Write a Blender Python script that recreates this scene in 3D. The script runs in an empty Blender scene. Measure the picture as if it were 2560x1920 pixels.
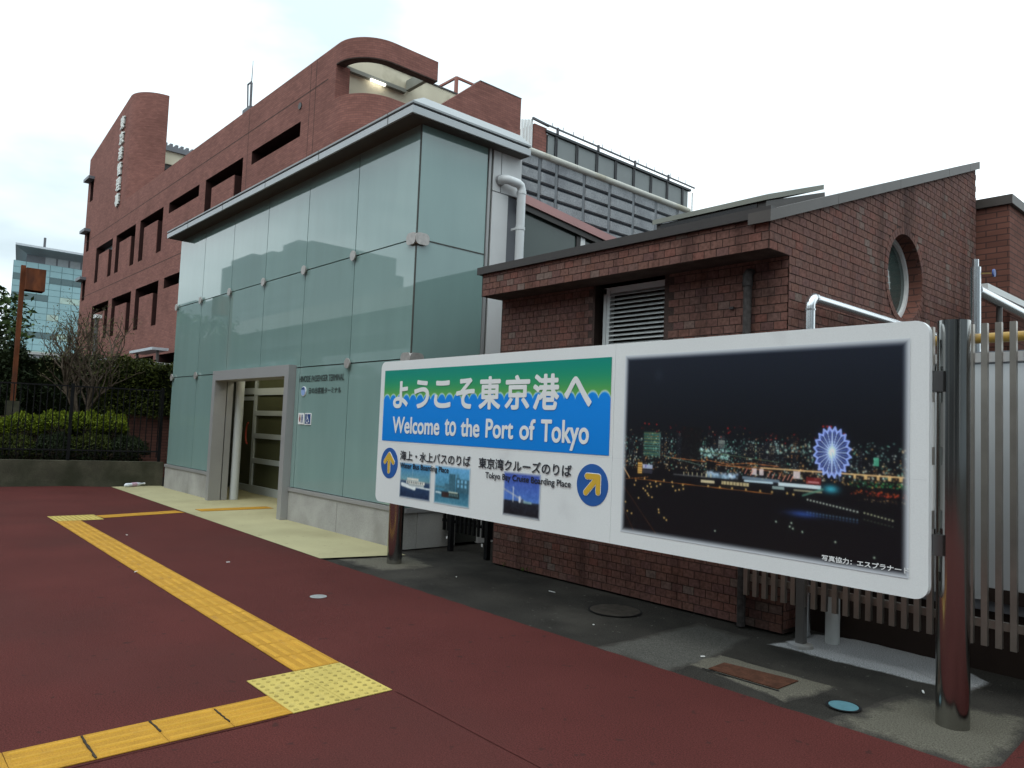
import bpy, math, random
import numpy as np
from mathutils import Matrix, Vector
random.seed(11)
rng = np.random.default_rng(11)
scene = bpy.context.scene
COL = scene.collection
R = math.radians

# ------------------------------------------------------------------ camera
FPX, YAW, PITCH, ROLL, EYE = 1866.94, 0.844778, 0.061987, 0.039649, 1.5
_f = np.array([-math.sin(YAW)*math.cos(PITCH), math.cos(YAW)*math.cos(PITCH), math.sin(PITCH)])
_r0 = np.array([math.cos(YAW), math.sin(YAW), 0.0])
_u0 = np.cross(_r0, _f)
_r = math.cos(ROLL)*_r0 + math.sin(ROLL)*_u0
_u = -math.sin(ROLL)*_r0 + math.cos(ROLL)*_u0
CAMP = np.array([0, 0, EYE])
cam = bpy.data.cameras.new('camera')
cam.sensor_width = 36.0
cam.lens = FPX/2560*36.0
cam.clip_start, cam.clip_end = 0.05, 3000
camo = bpy.data.objects.new('camera', cam)
COL.objects.link(camo)
camo.matrix_world = Matrix(((_r[0], _u[0], -_f[0], 0), (_r[1], _u[1], -_f[1], 0), (_r[2], _u[2], -_f[2], EYE), (0, 0, 0, 1)))
scene.camera = camo

# pixel (of the 2560 x 1920 photograph) to a point on a surface of the place
def ray(x, y): return (x-1280)/FPX*_r - (y-960)/FPX*_u + _f
def gz(x, y, z=0.0):
    d = ray(x, y); return CAMP + (z-EYE)/d[2]*d
def oy(x, y, Y):
    d = ray(x, y); return CAMP + Y/d[1]*d
def ox(x, y, X):
    d = ray(x, y); return CAMP + X/d[0]*d

# ------------------------------------------------------------------ sky, sun, exposure
SUN_EL, SUN_AZ = R(58), R(150)          # azimuth clockwise from +Y
world = bpy.data.worlds.new('World')
scene.world = world
world.use_nodes = True
nt = world.node_tree
for n in list(nt.nodes): nt.nodes.remove(n)
wo = nt.nodes.new('ShaderNodeOutputWorld'); bg = nt.nodes.new('ShaderNodeBackground')
sky = nt.nodes.new('ShaderNodeTexSky'); sky.sky_type = 'NISHITA'; sky.sun_disc = False
sky.sun_elevation = SUN_EL; sky.sun_rotation = SUN_AZ
sky.air_density = 1.0; sky.dust_density = 6.0; sky.ozone_density = 1.0
tc = nt.nodes.new('ShaderNodeTexCoord')
mp = nt.nodes.new('ShaderNodeMapping'); mp.inputs['Scale'].default_value = (1, 1, 2.6)
nz = nt.nodes.new('ShaderNodeTexNoise'); nz.inputs['Scale'].default_value = 1.7; nz.inputs['Detail'].default_value = 6; nz.inputs['Roughness'].default_value = 0.5
cr = nt.nodes.new('ShaderNodeValToRGB')
cr.color_ramp.elements[0].position = 0.38; cr.color_ramp.elements[0].color = (5.9, 7.1, 7.7, 1)
cr.color_ramp.elements[1].position = 0.66; cr.color_ramp.elements[1].color = (13.2, 14.6, 15.0, 1)
mx = nt.nodes.new('ShaderNodeMixRGB'); mx.inputs['Fac'].default_value = 0.93
nt.links.new(tc.outputs['Generated'], mp.inputs['Vector']); nt.links.new(mp.outputs['Vector'], nz.inputs['Vector'])
nt.links.new(nz.outputs['Fac'], cr.inputs['Fac'])
nt.links.new(sky.outputs['Color'], mx.inputs['Color1']); nt.links.new(cr.outputs['Color'], mx.inputs['Color2'])
sz_ = nt.nodes.new('ShaderNodeSeparateXYZ'); nt.links.new(tc.outputs['Generated'], sz_.inputs[0])
zm = nt.nodes.new('ShaderNodeMapRange'); zm.inputs['From Min'].default_value = 0.0; zm.inputs['From Max'].default_value = 1.0
zm.inputs['To Min'].default_value = 0.95; zm.inputs['To Max'].default_value = 1.65      # an overcast sky is brighter overhead
nt.links.new(sz_.outputs['Z'], zm.inputs['Value'])
sc_ = nt.nodes.new('ShaderNodeVectorMath'); sc_.operation = 'SCALE'
nt.links.new(mx.outputs['Color'], sc_.inputs[0]); nt.links.new(zm.outputs['Result'], sc_.inputs['Scale'])
nt.links.new(sc_.outputs[0], bg.inputs['Color'])
bg.inputs['Strength'].default_value = 0.085
nt.links.new(bg.outputs['Background'], wo.inputs['Surface'])
sl = bpy.data.lights.new('sun', 'SUN'); sl.energy = 0.5; sl.angle = R(25); sl.color = (1, 0.97, 0.92)
so = bpy.data.objects.new('sun', sl); COL.objects.link(so)
sd = Vector((math.sin(SUN_AZ)*math.cos(SUN_EL), math.cos(SUN_AZ)*math.cos(SUN_EL), math.sin(SUN_EL)))
so.rotation_euler = (-sd).to_track_quat('-Z', 'Y').to_euler()
so.location = (0, -20, 40)
scene.view_settings.view_transform = 'Standard'
scene.view_settings.look = 'None'
scene.view_settings.exposure = 0.46
scene.view_settings.gamma = 1.0
scene.view_settings.use_curve_mapping = False

# ------------------------------------------------------------------ materials
def lin(c): return tuple(x/12.92 if x <= 0.04045 else ((x+0.055)/1.055)**2.4 for x in c)
MATS = {}
def M(name, col, rough=0.6, metal=0.0, var=0.12, vs=2.0, fine=0.0, fs=80.0, bump=0.0, bs=60.0, spec=0.5, dirt=None, ds=0.6, dlo=0.5, dhi=0.7, stretch=(1, 1, 1), emit=None, estr=0, spots=None):
    if name in MATS: return MATS[name]
    m = bpy.data.materials.new(name); m.use_nodes = True
    t = m.node_tree; N = t.nodes; L = t.links
    b = N['Principled BSDF']
    b.inputs['Roughness'].default_value = rough; b.inputs['Metallic'].default_value = metal
    b.inputs['Specular IOR Level'].default_value = .14 if (rough >= .6 and spec == .5) else spec
    g = N.new('ShaderNodeNewGeometry')
    mpn = N.new('ShaderNodeMapping'); mpn.inputs['Scale'].default_value = stretch
    L.new(g.outputs['Position'], mpn.inputs['Vector'])
    cur = None
    def noise(scale, detail=4):
        n = N.new('ShaderNodeTexNoise'); n.inputs['Scale'].default_value = scale; n.inputs['Detail'].default_value = detail
        L.new(mpn.outputs['Vector'], n.inputs['Vector']); return n
    rgb = N.new('ShaderNodeRGB'); rgb.outputs[0].default_value = (*col, 1); cur = rgb.outputs[0]
    def modulate(cur, scale, amt, detail):
        n = noise(scale, detail)
        r = N.new('ShaderNodeMapRange'); r.inputs['From Min'].default_value = 0.3; r.inputs['From Max'].default_value = 0.7
        r.inputs['To Min'].default_value = 1-amt; r.inputs['To Max'].default_value = 1+amt
        L.new(n.outputs['Fac'], r.inputs['Value'])
        v = N.new('ShaderNodeVectorMath'); v.operation = 'SCALE'
        L.new(cur, v.inputs[0]); L.new(r.outputs['Result'], v.inputs['Scale']); return v.outputs[0]
    if var: cur = modulate(cur, vs, var, 5)
    if fine: cur = modulate(cur, fs, fine, 2)
    if dirt is not None:
        n = noise(ds, 6)
        r = N.new('ShaderNodeMapRange'); r.inputs['From Min'].default_value = dlo; r.inputs['From Max'].default_value = dhi
        L.new(n.outputs['Fac'], r.inputs['Value'])
        x = N.new('ShaderNodeMixRGB'); x.inputs['Color2'].default_value = (*dirt, 1)
        L.new(r.outputs['Result'], x.inputs['Fac']); L.new(cur, x.inputs['Color1']); cur = x.outputs[0]
    if spots:
        n = noise(spots[1], 3)
        r = N.new('ShaderNodeMapRange'); r.inputs['From Min'].default_value = spots[2]; r.inputs['From Max'].default_value = spots[3]
        L.new(n.outputs['Fac'], r.inputs['Value'])
        x = N.new('ShaderNodeMixRGB'); x.inputs['Color2'].default_value = (*spots[0], 1)
        L.new(r.outputs['Result'], x.inputs['Fac']); L.new(cur, x.inputs['Color1']); cur = x.outputs[0]
    L.new(cur, b.inputs['Base Color'])
    if bump:
        n = noise(bs, 3)
        bn = N.new('ShaderNodeBump'); bn.inputs['Strength'].default_value = bump; bn.inputs['Distance'].default_value = 0.01
        L.new(n.outputs['Fac'], bn.inputs['Height']); L.new(bn.outputs['Normal'], b.inputs['Normal'])
    if emit:
        b.inputs['Emission Color'].default_value = (*emit, 1); b.inputs['Emission Strength'].default_value = estr
    MATS[name] = m
    return m

def brick_piece_mat():
    """one colour per brick: object random plus island random"""
    m = bpy.data.materials.new('fired_brick'); m.use_nodes = True
    t = m.node_tree; N = t.nodes; L = t.links; b = N['Principled BSDF']
    oi = N.new('ShaderNodeObjectInfo'); g = N.new('ShaderNodeNewGeometry')
    a = N.new('ShaderNodeMath'); a.operation = 'ADD'; L.new(oi.outputs['Random'], a.inputs[0]); L.new(g.outputs['Random Per Island'], a.inputs[1])
    fr = N.new('ShaderNodeMath'); fr.operation = 'FRACT'; L.new(a.outputs[0], fr.inputs[0])
    c = N.new('ShaderNodeValToRGB'); c.color_ramp.interpolation = 'LINEAR'
    stops = [(0.0, (0.140, 0.071, 0.059)), (.2, (0.159, 0.083, 0.066)), (.4, (0.136, 0.072, 0.065)), (.6, (0.167, 0.082, 0.063)), (.74, (0.144, 0.083, 0.070)), (.86, (0.176, 0.076, 0.060)), (.95, (0.155, 0.101, 0.086)), (1.0, (0.170, 0.129, 0.111))]
    e = c.color_ramp.elements
    e[0].position, e[0].color = stops[0][0], (*stops[0][1], 1)
    e[1].position, e[1].color = stops[-1][0], (*stops[-1][1], 1)
    for p, q in stops[1:-1]:
        x = e.new(p); x.color = (*q, 1)
    L.new(fr.outputs[0], c.inputs['Fac'])
    n = N.new('ShaderNodeTexNoise'); n.inputs['Scale'].default_value = 35; n.inputs['Detail'].default_value = 5
    L.new(g.outputs['Position'], n.inputs['Vector'])
    mr = N.new('ShaderNodeMapRange'); mr.inputs['From Min'].default_value = .3; mr.inputs['From Max'].default_value = .7; mr.inputs['To Min'].default_value = .72; mr.inputs['To Max'].default_value = 1.25
    L.new(n.outputs['Fac'], mr.inputs['Value'])
    # broad soot streaks that run down the wall
    mpn = N.new('ShaderNodeMapping'); mpn.inputs['Scale'].default_value = (2.4, 2.4, .22); L.new(g.outputs['Position'], mpn.inputs['Vector'])
    n2 = N.new('ShaderNodeTexNoise'); n2.inputs['Scale'].default_value = 1.5; n2.inputs['Detail'].default_value = 6; L.new(mpn.outputs['Vector'], n2.inputs['Vector'])
    m2 = N.new('ShaderNodeMapRange'); m2.inputs['From Min'].default_value = .30; m2.inputs['From Max'].default_value = .48; m2.inputs['To Min'].default_value = .55; m2.inputs['To Max'].default_value = 1.05
    L.new(n2.outputs['Fac'], m2.inputs['Value'])
    k = N.new('ShaderNodeMath'); k.operation = 'MULTIPLY'; L.new(mr.outputs[0], k.inputs[0]); L.new(m2.outputs[0], k.inputs[1])
    v = N.new('ShaderNodeVectorMath'); v.operation = 'SCALE'; L.new(c.outputs['Color'], v.inputs[0]); L.new(k.outputs[0], v.inputs['Scale'])
    L.new(v.outputs[0], b.inputs['Base Color']); b.inputs['Roughness'].default_value = .8; b.inputs['Specular IOR Level'].default_value = .12
    bn = N.new('ShaderNodeBump'); bn.inputs['Strength'].default_value = .5; bn.inputs['Distance'].default_value = .004
    L.new(n.outputs['Fac'], bn.inputs['Height']); L.new(bn.outputs['Normal'], b.inputs['Normal'])
    return m

def brick_far_mat(name, c1, c2, mortar, bw=.23, rh=.075):
    """brickwork too far away to tell the bricks apart"""
    m = bpy.data.materials.new(name); m.use_nodes = True
    t = m.node_tree; N = t.nodes; L = t.links; b = N['Principled BSDF']
    g = N.new('ShaderNodeNewGeometry'); s = N.new('ShaderNodeSeparateXYZ'); L.new(g.outputs['Position'], s.inputs[0])
    a = N.new('ShaderNodeMath'); a.operation = 'ADD'; L.new(s.outputs['X'], a.inputs[0]); L.new(s.outputs['Y'], a.inputs[1])
    cb = N.new('ShaderNodeCombineXYZ'); L.new(a.outputs[0], cb.inputs['X']); L.new(s.outputs['Z'], cb.inputs['Y'])
    br = N.new('ShaderNodeTexBrick'); L.new(cb.outputs[0], br.inputs['Vector'])
    br.inputs['Scale'].default_value = 1.0; br.inputs['Brick Width'].default_value = bw; br.inputs['Row Height'].default_value = rh
    br.inputs['Mortar Size'].default_value = .007; br.inputs['Bias'].default_value = 0.0
    br.inputs['Color1'].default_value = (*c1, 1); br.inputs['Color2'].default_value = (*c2, 1); br.inputs['Mortar'].default_value = (*mortar, 1)
    n = N.new('ShaderNodeTexNoise'); n.inputs['Scale'].default_value = .7; n.inputs['Detail'].default_value = 7; n.inputs['Roughness'].default_value = .65
    L.new(g.outputs['Position'], n.inputs['Vector'])
    mr = N.new('ShaderNodeMapRange'); mr.inputs['From Min'].default_value = .3; mr.inputs['From Max'].default_value = .7; mr.inputs['To Min'].default_value = .84; mr.inputs['To Max'].default_value = 1.14
    L.new(n.outputs['Fac'], mr.inputs['Value'])
    # irregular blotches one brick course high
    mpn = N.new('ShaderNodeMapping'); mpn.inputs['Scale'].default_value = (1.2, 1.2, 7); L.new(g.outputs['Position'], mpn.inputs['Vector'])
    n2 = N.new('ShaderNodeTexNoise'); n2.inputs['Scale'].default_value = 1.6; n2.inputs['Detail'].default_value = 4; L.new(mpn.outputs['Vector'], n2.inputs['Vector'])
    m2 = N.new('ShaderNodeMapRange'); m2.inputs['From Min'].default_value = .3; m2.inputs['From Max'].default_value = .7; m2.inputs['To Min'].default_value = .88; m2.inputs['To Max'].default_value = 1.12
    L.new(n2.outputs['Fac'], m2.inputs['Value'])
    k = N.new('ShaderNodeMath'); k.operation = 'MULTIPLY'; L.new(mr.outputs[0], k.inputs[0]); L.new(m2.outputs[0], k.inputs[1])
    v = N.new('ShaderNodeVectorMath'); v.operation = 'SCALE'; L.new(br.outputs['Color'], v.inputs[0]); L.new(k.outputs[0], v.inputs['Scale'])
    L.new(v.outputs[0], b.inputs['Base Color']); b.inputs['Roughness'].default_value = .9; b.inputs['Specular IOR Level'].default_value = .12
    return m

def vcol_mat(name, rough=.35, spec=.5):
    m = bpy.data.materials.new(name); m.use_nodes = True
    t = m.node_tree; b = t.nodes['Principled BSDF']
    a = t.nodes.new('ShaderNodeVertexColor'); a.layer_name = 'print'
    t.links.new(a.outputs['Color'], b.inputs['Base Color']); b.inputs['Roughness'].default_value = rough; b.inputs['Specular IOR Level'].default_value = spec
    return m

def glass_panel_mat():
    """frosted, backed green glass: even body colour under a smooth, slightly wavy face"""
    m = bpy.data.materials.new('green_backed_glass'); m.use_nodes = True
    t = m.node_tree; N = t.nodes; L = t.links; b = N['Principled BSDF']
    b.inputs['Base Color'].default_value = (.215, .330, .312, 1); b.inputs['Roughness'].default_value = .02; b.inputs['IOR'].default_value = 1.95
    g = N.new('ShaderNodeNewGeometry'); oi = N.new('ShaderNodeObjectInfo')
    mpn = N.new('ShaderNodeMapping'); mpn.inputs['Scale'].default_value = (1, 1, .25); L.new(g.outputs['Position'], mpn.inputs['Vector'])
    n = N.new('ShaderNodeTexNoise'); n.inputs['Scale'].default_value = 3; n.inputs['Detail'].default_value = 5; L.new(mpn.outputs['Vector'], n.inputs['Vector'])
    ad = N.new('ShaderNodeMath'); ad.operation = 'MULTIPLY_ADD'; ad.inputs[1].default_value = .35; L.new(oi.outputs['Random'], ad.inputs[0]); L.new(n.outputs['Fac'], ad.inputs[2])
    mr = N.new('ShaderNodeMapRange'); mr.inputs['From Min'].default_value = .3; mr.inputs['From Max'].default_value = 1.0; mr.inputs['To Min'].default_value = .92; mr.inputs['To Max'].default_value = 1.08
    L.new(ad.outputs[0], mr.inputs['Value'])
    v = N.new('ShaderNodeVectorMath'); v.operation = 'SCALE'; v.inputs[0].default_value = (.215, .330, .312); L.new(mr.outputs[0], v.inputs['Scale']); L.new(v.outputs[0], b.inputs['Base Color'])
    n3 = N.new('ShaderNodeTexNoise'); n3.inputs['Scale'].default_value = 1.3; n3.inputs['Detail'].default_value = 1; L.new(g.outputs['Position'], n3.inputs['Vector'])
    bn = N.new('ShaderNodeBump'); bn.inputs['Strength'].default_value = .02; bn.inputs['Distance'].default_value = .004
    L.new(n3.outputs['Fac'], bn.inputs['Height']); L.new(bn.outputs['Normal'], b.inputs['Normal'])
    return m

def leaf_mat(name, dark, light, rough=.55):
    m = bpy.data.materials.new(name); m.use_nodes = True
    t = m.node_tree; N = t.nodes; L = t.links; b = N['Principled BSDF']
    g = N.new('ShaderNodeNewGeometry'); c = N.new('ShaderNodeValToRGB')
    e = c.color_ramp.elements; e[0].color = (*dark, 1); e[1].color = (*light, 1)
    L.new(g.outputs['Random Per Island'], c.inputs['Fac']); L.new(c.outputs['Color'], b.inputs['Base Color'])
    b.inputs['Roughness'].default_value = .75; b.inputs['Specular IOR Level'].default_value = .18
    return m

BRICK = brick_piece_mat()
BIGBRICK = brick_far_mat('dark_red_brickwork', (.215, .096, .080), (.270, .120, .098), (.160, .084, .073))
FARBRICK = brick_far_mat('brown_brickwork', (.150, .068, .053), (.185, .083, .063), (.080, .046, .040), .23, .072)
GLASS = glass_panel_mat()
PRINT = vcol_mat('sign_print', .32)
M('red_asphalt', (.082, .0225, .0198), .96, var=.12, vs=.9, fine=.42, fs=130, bump=.7, bs=150, spec=.10, spots=((.055, .020, .018), 11, .66, .70), dirt=(.064, .025, .022), ds=.35, dlo=.52, dhi=.8)
M('dark_asphalt', (.026, .024, .0205), .95, spots=((.10, .095, .085), 24, .70, .73), var=.3, vs=2.2, fine=.7, fs=130, bump=.9, bs=150, spec=.2, dirt=(.050, .046, .039), ds=1.3, dlo=.5, dhi=.72)
M('seam_red', (.076, .0218, .0195), .96, var=.2, vs=8, spec=.1)
M('cream_paving', (.375, .345, .205), .85, spots=((.25, .23, .14), 9, .66, .72), var=.07, vs=1.6, fine=.14, fs=240, bump=.25, bs=240, dirt=(.30, .275, .16), ds=.9, dlo=.52, dhi=.8)
M('tactile_orange', (.455, .245, .030), .72, var=.12, vs=3, fine=.12, fs=140, bump=.2, bs=140, dirt=(.30, .155, .035), ds=5, dlo=.55, dhi=.75)
M('tactile_yellow', (.47, .365, .10), .72, var=.10, vs=3, fine=.12, fs=140, bump=.2, bs=140, dirt=(.34, .27, .095), ds=6, dlo=.58, dhi=.8)
M('groove_orange', (.385, .200, .025), .8, var=.15, vs=4, fine=.2, fs=140)
M('dome_worn', (.34, .27, .078), .8, var=.25, vs=30)
M('pale_concrete', (.36, .355, .335), .85, var=.14, vs=2.5, fine=.10, fs=90, bump=.25, bs=70, dirt=(.25, .24, .22), ds=1.4, dlo=.52, dhi=.75)
M('old_concrete', (.074, .069, .049), .92, var=.25, vs=3, fine=.2, fs=70, bump=.6, bs=50, dirt=(.040, .041, .026), ds=1.6, dlo=.42, dhi=.62)
M('patch_concrete', (.16, .148, .118), .92, var=.25, vs=5, fine=.25, fs=120, bump=.5, bs=110, dirt=(.085, .078, .06), ds=4.5, dlo=.48, dhi=.62)
M('white_slab', (.30, .305, .31), .85, var=.10, vs=5, fine=.08, fs=120, bump=.2, bs=90, dirt=(.20, .19, .17), ds=3.2, dlo=.56, dhi=.72)
M('frame_steel', (.345, .345, .345), .45, .3, var=.05)
M('fascia_metal', (.42, .45, .465), .45, .2, var=.06, vs=1.2)
M('roof_metal', (.30, .325, .335), .5, .1, var=.05)
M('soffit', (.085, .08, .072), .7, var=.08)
M('black_gap', (.012, .012, .013), .8, var=0)
M('crack_dirt', (.040, .034, .026), .95, var=.3, vs=40)
M('joint_dark', (.075, .080, .072), .6, var=.1)
M('disc_steel', (.42, .40, .38), .4, .4, var=.15, vs=20)
M('white_panel', (.62, .63, .63), .5, var=.05)
M('white_plastic', (.66, .69, .70), .4, var=.05)
M('slate_panel', (.15, .16, .18), .5, var=.06)
M('grey_block', (.30, .315, .33), .9, var=.14, vs=4, fine=.18, fs=50, bump=.6, bs=40, dirt=(.19, .20, .22), ds=2.2, dlo=.5, dhi=.75)
M('strip_grey', (.20, .215, .23), .8, var=.1)
M('block_joint_shade', (.035, .04, .048), .8, var=.1)  # joints darkened to paint in the shadow line beneath each block
M('cream_coping', (.55, .55, .50), .6, var=.08, dirt=(.40, .38, .30), ds=2, dlo=.5, dhi=.7)
M('pink_metal', (.42, .215, .205), .5, var=.05)
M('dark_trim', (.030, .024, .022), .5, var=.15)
M('coping_brown', (.062, .052, .046), .5, var=.12, vs=5)
M('mortar', (.070, .048, .042), .95, var=.25, vs=6, fine=.2, fs=90)
M('dull_glass', (.05, .072, .066), .06, var=.05)
M('green_glass', (.095, .10, .055), .05, var=.05)
M('recess_shade_brown', (.042, .019, .017), .6, var=.15, vs=3)  # dark brown with the shade of the window recesses put into the colour
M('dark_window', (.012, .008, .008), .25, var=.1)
M('cream_plaster', (.62, .58, .45), .85, var=.10, vs=.9, dirt=(.40, .37, .27), ds=1.1, dlo=.5, dhi=.72)
M('beam_grey', (.24, .25, .22), .7, var=.1)
M('lamp_white', (.9, .9, .85), .4, var=0, emit=(1, .96, .85), estr=6)
M('vestibule_lamp', (.9, .9, .8), .4, var=0, emit=(1, .96, .76), estr=3.2)
M('rail_red', (.28, .085, .055), .5, var=.1)
M('screen_grey', (.205, .225, .225), .55, .1, var=.05)
M('screen_mullion', (.020, .022, .026), .5, var=.1)
M('white_paint', (.78, .79, .78), .5, var=.04)
M('letter_metal', (.62, .62, .58), .45, .2, var=.05)
M('board_white', (.74, .775, .775), .38, var=.025, vs=1.5, fine=.03, fs=180, dirt=(.60, .62, .63), ds=2, dlo=.6, dhi=.85)
M('print_white', (.77, .80, .80), .38, var=.02)
M('print_black', (.022, .026, .036), .38, var=0)
M('print_blue', (.020, .105, .36), .34, var=.08, vs=7)
M('print_orange', (.62, .40, .045), .38, var=.04)
M('polished_steel', (.40, .40, .39), .13, 1.0, var=.18, vs=7, stretch=(1, 1, .10), bump=.07, bs=4, dirt=(.20, .18, .165), ds=5, dlo=.52, dhi=.75)
M('brushed_dark_steel', (.16, .16, .16), .35, .9, var=.15)
M('fence_brown', (.30, .275, .245), .34, .75, var=.12, vs=6)
M('post_grey', (.12, .115, .11), .5, .3, var=.12)
M('cabinet_grey', (.56, .59, .61), .45, .1, var=.04)
M('brown_plinth', (.035, .024, .020), .7, var=.2)
M('gas_yellow', (.34, .20, .03), .5, var=.15, vs=9, dirt=(.06, .045, .02), ds=5, dlo=.6, dhi=.7)
M('bright_duct', (.68, .70, .72), .22, .95, var=.05)
M('black_iron', (.008, .008, .009), .6, 0, var=.2)
M('rusty_steel', (.150, .050, .022), .85, var=.35, vs=7, stretch=(1, 1, .4), dirt=(.085, .034, .022), ds=4, dlo=.45, dhi=.65)
M('rust_plate', (.066, .028, .017), .9, var=.3, vs=14, fine=.25, fs=90)
M('iron_lid', (.055, .048, .040), .8, .2, var=.3, vs=16)
M('grey_lid', (.24, .25, .25), .7, var=.15, vs=18)
M('cyan_lid', (.075, .185, .22), .55, var=.15, vs=18)
M('soil', (.045, .034, .022), 1.0, var=.3, vs=4, fine=.3, fs=40, bump=1, bs=30)
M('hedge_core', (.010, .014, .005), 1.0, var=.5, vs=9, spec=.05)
M('bark_grey', (.088, .068, .050), .9, var=.3, vs=14)
M('trunk_brown', (.05, .04, .03), .9, var=.3, vs=14)
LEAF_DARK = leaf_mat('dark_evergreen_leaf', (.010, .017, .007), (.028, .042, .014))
LEAF_LIME = leaf_mat('lime_leaf', (.045, .072, .006), (.165, .205, .010))
LEAF_MID = leaf_mat('mid_leaf', (.022, .042, .012), (.062, .100, .026))
LEAF_TIP = leaf_mat('clipped_hedge_leaf', (.016, .026, .006), (.075, .090, .012))
LEAF_OLIVE = leaf_mat('sparse_olive_leaf', (.07, .075, .03), (.15, .15, .06))
M('teal_glass', (.23, .40, .43), .16, var=.12, vs=.12, stretch=(1, 1, 1))
M('teal_frame', (.11, .20, .215), .5, var=.05)
M('teal_dark_window', (.055, .115, .125), .1, var=.1, vs=.4)
M('lit_window', (.22, .36, .34), .3, var=.3, vs=.6, emit=(.9, .95, .75), estr=.10)
M('pale_metal_roof', (.52, .56, .60), .5, .1, var=.05)
M('pale_wall', (.42, .45, .47), .7, var=.08)
M('haze_grey_wall', (.30, .32, .335), .8, var=.1, vs=.05)
M('haze_grey_band', (.20, .215, .23), .5, var=.1, vs=.05)
M('concrete_deck', (.46, .46, .45), .85, var=.1, vs=.3)
M('concrete_deck_dark', (.10, .105, .11), .85, var=.1, vs=.3)
M('clear_plastic', (.72, .75, .82), .25, var=.08, vs=30)
M('bottle_label', (.55, .36, .46), .5, var=.2, vs=40)
M('scrap_white', (.75, .75, .73), .7, var=.05)
M('weed_green', (.06, .10, .02), .7, var=.3, vs=20)
M('sign_blue', (.018, .055, .20), .4, var=.03)
M('sign_red', (.26, .035, .04), .4, var=0)
M('emblem_blue', (.26, .38, .66), .4, var=.05)
M('letter_dark', (.030, .045, .042), .4, var=.05)
M('door_frame_grey', (.46, .50, .50), .45, 0, var=.05)
M('interior_ochre', (.36, .345, .22), .8, var=.15)
M('wall_ochre', (.42, .39, .27), .8, var=.1)
M('column_white', (.50, .53, .53), .35, var=.04)
M('ring_red', (.45, .06, .03), .5, var=.05)
M('slat_alu', (.58, .60, .59), .45, .05, var=.05)
M('rain_pipe_grey', (.060, .054, .052), .6, var=.35, vs=25)
M('antenna_grey', (.09, .09, .10), .5, .3, var=.1)
M('blue_handle', (.05, .10, .32), .5, var=.1)
M('brass', (.30, .20, .06), .4, .6, var=.1)

# ------------------------------------------------------------------ mesh building
WM = {}
class MB:
    def __init__(s): s.v, s.f = [], []
    def add(s, vs, fs):
        k = len(s.v); s.v += [tuple(map(float, p)) for p in vs]; s.f += [tuple(i+k for i in q) for q in fs]; return s
    def box(s, x0, x1, y0, y1, z0, z1):
        return s.add([(x0, y0, z0), (x1, y0, z0), (x1, y1, z0), (x0, y1, z0), (x0, y0, z1), (x1, y0, z1), (x1, y1, z1), (x0, y1, z1)],
                     [(0, 3, 2, 1), (4, 5, 6, 7), (0, 1, 5, 4), (1, 2, 6, 5), (2, 3, 7, 6), (3, 0, 4, 7)])
    def quad(s, a, b, c, d): return s.add([a, b, c, d], [(0, 1, 2, 3)])
    def prism(s, poly, axis, a, b):
        """2-D outline extruded along an axis ('x': poly is (y,z); 'y': (x,z); 'z': (x,y))"""
        n = len(poly)
        f = {'x': lambda p, t: (t, p[0], p[1]), 'y': lambda p, t: (p[0], t, p[1]), 'z': lambda p, t: (p[0], p[1], t)}[axis]
        vs = [f(p, a) for p in poly] + [f(p, b) for p in poly]
        fs = [tuple(range(n))[::-1], tuple(range(n, 2*n))] + [(i, (i+1) % n, n+(i+1) % n, n+i) for i in range(n)]
        return s.add(vs, fs)
    def tube(s, path, r, n=12, caps=True):
        P = [Vector(p) for p in path]; rs = r if isinstance(r, (list, tuple)) else [r]*len(P)
        k = len(s.v); prev = None
        for i, p in enumerate(P):
            d = (P[min(i+1, len(P)-1)] - P[max(i-1, 0)]).normalized()
            ref = Vector((0, 0, 1)) if abs(d.z) < .9 else Vector((1, 0, 0))
            if prev is None: a = d.cross(ref).normalized()
            else:
                a = prev - d*prev.dot(d); a = a.normalized() if a.length > 1e-6 else d.cross(ref).normalized()
            prev = a; b = d.cross(a)
            for j in range(n):
                t = 2*math.pi*j/n
                s.v.append(tuple(p + rs[i]*(math.cos(t)*a + math.sin(t)*b)))
        for i in range(len(P)-1):
            for j in range(n):
                s.f.append((k+i*n+j, k+i*n+(j+1) % n, k+(i+1)*n+(j+1) % n, k+(i+1)*n+j))
        if caps:
            s.f.append(tuple(range(k, k+n))[::-1]); s.f.append(tuple(range(k+(len(P)-1)*n, k+len(P)*n)))
        return s
    def bar(s, a, b, w, t=None):
        """square bar between two points"""
        t = t or w; a = Vector(a); b = Vector(b); d = (b-a).normalized()
        ref = Vector((0, 0, 1)) if abs(d.z) < .9 else Vector((0, 1, 0))
        x = d.cross(ref).normalized(); y = x.cross(d)
        vs = [p + x*i*w/2 + y*j*t/2 for p in (a, b) for i, j in ((-1, -1), (1, -1), (1, 1), (-1, 1))]
        return s.add(vs, [(3, 2, 1, 0), (4, 5, 6, 7), (0, 1, 5, 4), (1, 2, 6, 5), (2, 3, 7, 6), (3, 0, 4, 7)])
    def mesh(s, name, mat, smooth=False):
        me = bpy.data.meshes.new(name); me.from_pydata(s.v, [], s.f)
        if mat: me.materials.append(MATS[mat] if isinstance(mat, str) else mat)
        if smooth:
            me.polygons.foreach_set('use_smooth', [True]*len(me.polygons))
            me.set_sharp_from_angle(angle=R(40))
        me.update(); return me
    def build(s, name, mat, parent=None, smooth=False, **tags):
        return put(name, s.mesh(name, mat, smooth), parent, **tags)

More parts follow.
